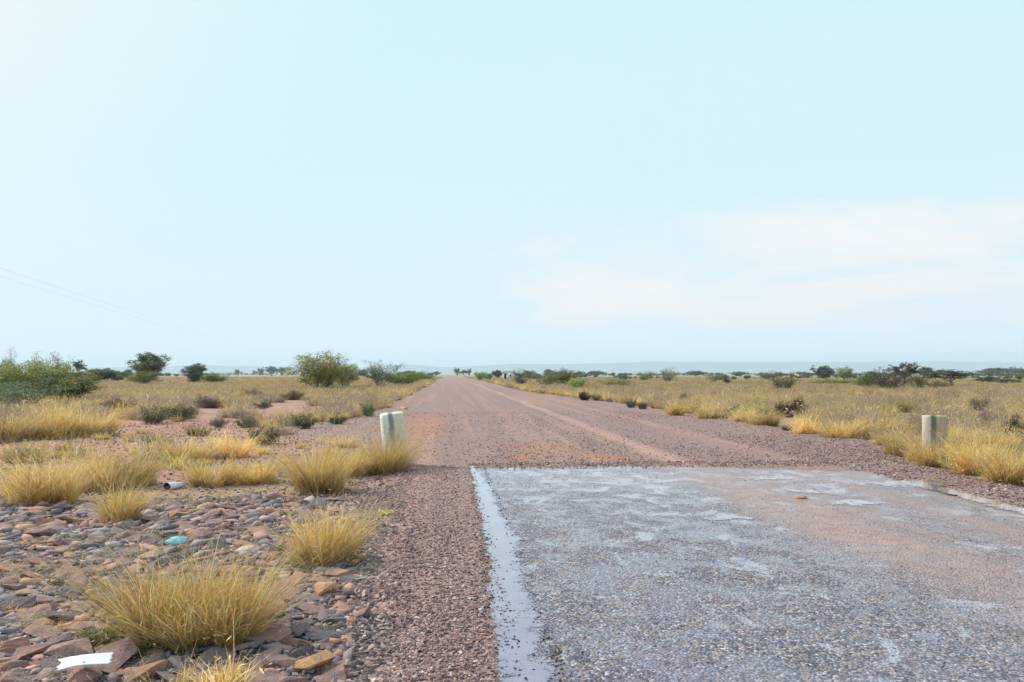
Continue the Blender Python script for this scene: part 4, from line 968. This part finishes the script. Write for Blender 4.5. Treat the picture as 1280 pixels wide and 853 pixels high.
gravel(12000, lambda u, y_: 6.7 + u * (road_right(y_) - 6.7), lg(6, 20), .012, .05, road_z, 'loose gravel on the right road shoulder', 5, q0=0)
gravel(3800, lambda u, y_: .36 + u * 6.3, lg(3.7, 13.8), .007, .02, lambda a_, b_: 0 * a_ + .021, 'dark loose chips lying on the wet sealed road', 6, (.6, .6, .65), q0=1)
gravel(2600, lambda u, y_: .28 + u * .36, lg(3.7, 13.6), .008, .022, lambda a_, b_: 0 * a_ + .024, 'dark chips poking out of the edge puddle', 7, (.4, .4, .45), q0=2,
       sel=lambda x_, y_, r: r.random(len(x_)) < np.where(np.abs(x_ - .49) < .07, .08, .75))
gravel(15000, lambda u, y_: road_left(y_) - u ** 1.2 * 9, lg(10, 28), .015, .07, gz, 'stones and gravel on the bare left verge', 8, q0=3)

sp = [make_mesh('dry_stalk', *(lambda b_: (b_[0], b_[1]))(blades(14, .16, .16, .16, .004, STRAW, np.random.default_rng(700 + q), 1.6, 1.2)), m_grass, blades(14, .16, .16, .16, .004, STRAW, np.random.default_rng(700 + q), 1.6, 1.2)[2], link=False) for q in range(2)]
r = np.random.default_rng(91); y_ = 3.8 * (26 / 3.8) ** r.random(1300); x_, y_ = XY(r.uniform(-40, 470, 1300), y_); ok = (x_ < road_left(y_) - .1) & (fbm(x_ * .9, y_ * .9) > .44) & ((y_ > 9) | (r.random(1300) < .3)); Q = np.column_stack([x_, y_])[ok]
zq = np.where(Q[:, 1] < 12, apz(*Q.T) + .02, gz(*Q.T)); r2 = np.random.default_rng(92); ss = r2.uniform(.5, 1.4, len(Q))
scatter('dry_stalks', sp[0], np.column_stack([Q, zq]), r2.random(len(Q)) * 6.28, np.column_stack([ss, ss, ss]), 'thin dry stalks scattered between the stones')
# ---------------------------------------------------------------- litter
def simple_mat(name, c0, c1, sc_=12, rough=.5):
    m, nt, p, out = mat(name); tc = nt.new('ShaderNodeTexCoord').outputs['Object']
    nt.put(p.inputs['Base Color'], nt.mix(nt.step(nt.noise(tc, sc_, 5, .7), .5, .7), c0, c1)); p.inputs['Roughness'].default_value = rough; return m
m_wb = simple_mat('white_plastic', (.80, .84, .87), (.66, .68, .70), 25, .45)
x_, y_ = P(115, 841)
nx, ny = 27, 7; U, Vv = np.meshgrid(np.linspace(0, 1, nx), np.linspace(0, 1, ny))
BX = (U - .5) * .245 + (np.abs(U - .5) > .45) * (vnoise(Vv * 9, U * 0 + np.round(U) * 5) - .5) * .03; BY = (Vv - .5) * .115 * (1 - .10 * np.sin(U * 3)); BZ = .012 * np.sin(U * 3.0 + .4) + .012 * (Vv - .5) ** 2 * 4 + .003 * vnoise(U * 7, Vv * 4)
top = np.stack([BX, BY, BZ + .006], -1).reshape(-1, 3); bot = top - [0, 0, .006]
i = (np.arange(ny - 1)[:, None] * nx + np.arange(nx - 1)[None]).ravel(); Q = np.stack([i, i + 1, i + 1 + nx, i + nx], 1)
hole = [(2 * (nx - 1) + 12)]; Q = np.delete(Q, hole, 0)
edge_i = list(range(nx)) + [nx * q + nx - 1 for q in range(1, ny)] + [nx * (ny - 1) + q for q in range(nx - 2, -1, -1)] + [nx * q for q in range(ny - 2, 0, -1)]
e_ = np.array(edge_i); e2 = np.roll(e_, -1); S_ = np.stack([e_, e_ + nx * ny, e2 + nx * ny, e2], 1)
o = make_mesh('board_scrap', np.concatenate([top, bot]), np.concatenate([Q, Q[:, ::-1] + nx * ny, S_]), m_wb, loc=(x_, y_, float(apz(x_, y_)) + .075)); o.rotation_euler = (R(10), R(-3), R(14))
tag(o, 'white rectangular plastic scrap with ragged ends and a small hole, lying on stones', 'litter')
m_teal = simple_mat('teal_plastic', (.22, .58, .60), (.42, .72, .72), 16, .35)
x_, y_ = P(225, 684)
nx, ny = 15, 7; U, Vv = np.meshgrid(np.linspace(0, 1, nx), np.linspace(-1, 1, ny))
wd = np.sin(np.clip(U * 1.12 + .04, 0, 1.12) * 2.6) ** .7; BX = (U - .5) * .19; BY = Vv * .055 * wd; BZ = .022 * wd * (1 - Vv ** 2) + .012 * U + .026 * vnoise(U * 7, Vv * 3)
top = np.stack([BX, BY, BZ + .004], -1).reshape(-1, 3); bot = top - [0, 0, .004]
i = (np.arange(ny - 1)[:, None] * nx + np.arange(nx - 1)[None]).ravel(); Q = np.stack([i, i + 1, i + 1 + nx, i + nx], 1)
edge_i = list(range(nx)) + [nx * q + nx - 1 for q in range(1, ny)] + [nx * (ny - 1) + q for q in range(nx - 2, -1, -1)] + [nx * q for q in range(ny - 2, 0, -1)]
e_ = np.array(edge_i); e2 = np.roll(e_, -1); S_ = np.stack([e_, e_ + nx * ny, e2 + nx * ny, e2], 1)
o = make_mesh('plastic_scrap', np.concatenate([top, bot]), np.concatenate([Q, Q[:, ::-1] + nx * ny, S_]), m_teal, smooth=True, loc=(x_, y_, float(apz(x_, y_)) + .085)); o.rotation_euler = (R(26), R(-4), R(10))
tag(o, 'crumpled teal plastic scrap shaped like a leaf, lying on the stones', 'litter')
# crushed cup lying on its side, mouth to the left
m_cup = simple_mat('cup_card', (.72, .72, .80), (.60, .50, .52), 9, .5); m_in, nt, p, out = mat('cup_inside'); p.inputs['Base Color'].default_value = (.02, .022, .05, 1); p.inputs['Roughness'].default_value = .5  # near-black inner colour stands in for the shade inside the cup
x_, y_ = P(222, 606)
cup = empty('crushed_cup', (x_, y_, float(apz(x_, y_)) + .07), R(58)); tag(cup, 'crushed white cup on its side, dark mouth open, at the edge of the stones', 'litter')
def lathe(prof, k=24, squash=.72, dent=.0, rev=False):
    V = []; 
    for (px_, r__) in prof:
        a = np.linspace(0, 2 * np.pi, k, endpoint=False); rr = r__ * (1 + dent * (fbm(np.cos(a) * 2 + px_ * 20, np.sin(a) * 2) - .5))
        V.append(np.column_stack([np.full(k, px_), rr * np.cos(a), rr * np.sin(a) * squash]))
    V = np.concatenate(V); T = []
    for l_ in range(len(prof) - 1):
        for i_ in range(k):
            j_ = (i_ + 1) % k; f_ = (l_ * k + i_, l_ * k + j_, (l_ + 1) * k + j_, (l_ + 1) * k + i_); T.append(f_[::-1] if rev else f_)
    return V, np.array(T)
V, T = lathe([(-.145, .074), (-.148, .082), (-.14, .083), (-.08, .078), (0, .07), (.07, .06), (.13, .045), (.145, .02), (.146, .001)], dent=.35); make_mesh('shell', V, T, m_cup, smooth=True, parent=cup)
V, T = lathe([(-.146, .073), (-.08, .07), (0, .06), (.06, .04), (.07, .001)], dent=.35, rev=True); make_mesh('inner_wall', V, T, m_in, smooth=True, parent=cup)
# forked pale stick
m_stick = simple_mat('bleached_wood', (.62, .55, .48), (.42, .34, .28), 30, .8)
pts = [P(446, 724), P(458, 723), P(474, 723), P(484, 717), P(494, 712)]; Vs, Ts, k = [], [], 0
zz = [float(max(apz(a_, b_), -.02)) + .03 + h_ for (a_, b_), h_ in zip(pts, (.0, .006, .01, .025, .045))]
c0 = np.array([pts[2][0], pts[2][1], zz[2]])
for q in range(4):
    v, t_ = tube((pts[q][0] - c0[0], pts[q][1] - c0[1], zz[q] - c0[2]), (pts[q + 1][0] - c0[0], pts[q + 1][1] - c0[1], zz[q + 1] - c0[2]), .0065 - q * .0008, .006 - q * .001, 6); Vs.append(v); Ts.append(t_ + k); k += len(v)
v, t_ = tube((0, 0, 0), (.01, -.05, -.005), .005, .003, 6); Vs.append(v); Ts.append(t_ + k)
o = make_mesh('stick', np.concatenate(Vs), np.concatenate(Ts), m_stick, loc=tuple(c0)); tag(o, 'bent bleached stick lying on the gravel shoulder', 'stick')

# ---------------------------------------------------------------- small far things
def box(x0, x1, y0, y1, z0, z1):
    V = np.array([(x_, y_, z_) for z_ in (z0, z1) for (x_, y_) in ((x0, y0), (x1, y0), (x1, y1), (x0, y1))], float)
    return V, np.array([(0, 3, 2, 1), (4, 5, 6, 7), (0, 1, 5, 4), (1, 2, 6, 5), (2, 3, 7, 6), (3, 0, 4, 7)])
def boxes(name, lst, m, parent=None, **kw):
    Vs, Ts, k = [], [], 0
    for b_ in lst: v, t_ = box(*b_); Vs.append(v); Ts.append(t_ + k); k += 8
    return make_mesh(name, np.concatenate(Vs), np.concatenate(Ts), m, parent=parent, **kw)
m_wall = simple_mat('hut_render', (.78, .80, .80), (.70, .71, .70), 3, .8); m_roof = simple_mat('hut_roof', (.22, .24, .26), (.30, .31, .32), 3, .6); m_dark = simple_mat('dark_opening', (.04, .045, .05), (.06, .06, .06), 3, .8)
x_, y_ = at(636, 260); hut = empty('white_hut', (x_, y_, -.05), R(-12)); tag(hut, 'small white hut with dark door and low grey roof far beside the road', 'hut')
boxes('wall', [(-1.9, -1.35, -1.2, -1.08, 0, 2.1), (-.6, 1.9, -1.2, -1.08, 0, 2.1), (-1.35, -.6, -1.2, -1.08, 1.9, 2.1), (-1.9, -1.78, -1.08, 1.2, 0, 2.1), (1.78, 1.9, -1.08, 1.2, 0, 2.1), (-1.78, 1.78, 1.08, 1.2, 0, 2.1)], m_wall, hut)
boxes('doorway', [(-1.35, -.6, -1.12, -1.07, 0, 1.9)], m_dark, hut)  # dark panel standing in for the shade inside the open entrance
boxes('window', [(.35, .95, -1.215, -1.17, .9, 1.5)], m_dark, hut)
V = np.array([(-2.1, -1.5, 2.1), (2.1, -1.5, 2.1), (2.1, 1.5, 2.1), (-2.1, 1.5, 2.1), (-1.9, 0, 2.75), (1.9, 0, 2.75)], float)
o = bpy.data.objects.new('roof', bpy.data.meshes.new('roof')); o.data.from_pydata(V.tolist(), [], [(0, 3, 2, 1), (0, 1, 5, 4), (2, 3, 4, 5), (1, 2, 5), (3, 0, 4)]); o.data.materials.append(m_roof); col.objects.link(o); o.parent = hut
m_white = simple_mat('white_paint', (.80, .80, .80), (.72, .72, .70), 5, .6)
x_, y_ = at(581.5, 400); sg = empty('roadside_sign', (x_, y_, -.04)); tag(sg, 'tiny white sign plate on a short post at the right road edge far ahead', 'sign')
boxes('post', [(-.06, .06, 0, .1, 0, 1.5)], m_bark, sg); boxes('plate', [(-.6, .6, -.03, 0, .9, 2.1)], m_white, sg)
x_, y_ = at(524, 150); gp = empty('guide_post', (x_, y_, -.04)); tag(gp, 'tiny white guide post at the left road edge far ahead', 'guide post')
boxes('post', [(-.06, .06, -.03, .03, 0, .95)], m_white, gp); boxes('reflector', [(-.045, .045, -.036, -.03, .72, .86)], simple_mat('red_reflector', (.4, .03, .03), (.3, .03, .03)), gp)

# power line on the left: two poles and two wires
m_wire = simple_mat('wire', (.16, .17, .18), (.2, .2, .2)); m_pole = simple_mat('pole_wood', (.22, .19, .16), (.30, .26, .22), 6, .9)
A = np.array([-22.3, 12.0]); B = np.array([-71.9, 404.0]); dline = (B - A) / np.linalg.norm(B - A); perp = np.array([dline[1], -dline[0]])
for nm, c_, lb in ((0, A, 'wooden power pole with one cross arm standing left of the picture'), (1, B, 'wooden power pole with one cross arm far off behind the large round bush')):
    e = empty('power_pole', (c_[0], c_[1], -.3), math.atan2(perp[1], perp[0])); tag(e, lb, 'power pole')
    v, t_ = tube((0, 0, 0), (0, 0, 8.9), .16, .11, 10); make_mesh('shaft', v, t_, m_pole, smooth=True, parent=e)
    boxes('cross_arm', [(-.9, .9, -.2, -.1, 8.25, 8.37)], m_pole, e)
    for s in (-.75, .75):
        v, t_ = tube((s, -.15, 8.37), (s, -.15, 8.52), .045, .03, 8); make_mesh('insulator', v, t_, m_dark, smooth=True, parent=e)
for s, lb in ((-.75, 'upper thin power wire crossing the sky on the left'), (.75, 'lower thin power wire crossing the sky on the left')):
    a3 = np.array([*(A + perp * s), 8.22]); b3 = np.array([*(B + perp * s), 8.22]); n_ = 40; Vs, Ts, k = [], [], 0
    pt = [a3 * (1 - u) + b3 * u - np.array([0, 0, 4 * 1.3 * u * (1 - u)]) for u in np.linspace(0, 1, n_ + 1) ** 1.5]
    for q in range(n_): v, t_ = tube(pt[q] - a3, pt[q + 1] - a3, .0032, .0032, 4); Vs.append(v); Ts.append(t_ + k); k += len(v)
    o = make_mesh('power_wire', np.concatenate(Vs), np.concatenate(Ts), m_wire, loc=tuple(a3)); tag(o, lb, 'power wire')

# ---------------------------------------------------------------- haze
m_haze = bpy.data.materials.new('haze_air'); m_haze.use_nodes = True; nt = NT(m_haze.node_tree)
for n in list(nt.n): nt.n.remove(n)
pv = nt.new('ShaderNodeVolumePrincipled'); pv.inputs['Color'].default_value = (.66, .84, 1.0, 1); pv.inputs['Density'].default_value = .00016; pv.inputs['Anisotropy'].default_value = .1
mo = nt.new('ShaderNodeOutputMaterial'); nt.l.new(pv.outputs[0], mo.inputs['Volume'])
v, t_ = box(-13500, 13500, -400, 13500, -4, 230)
o = make_mesh('haze', v, t_, m_haze); tag(o, 'thin pale blue air over the whole plain', kind='stuff')
print('objects', len(bpy.data.objects))
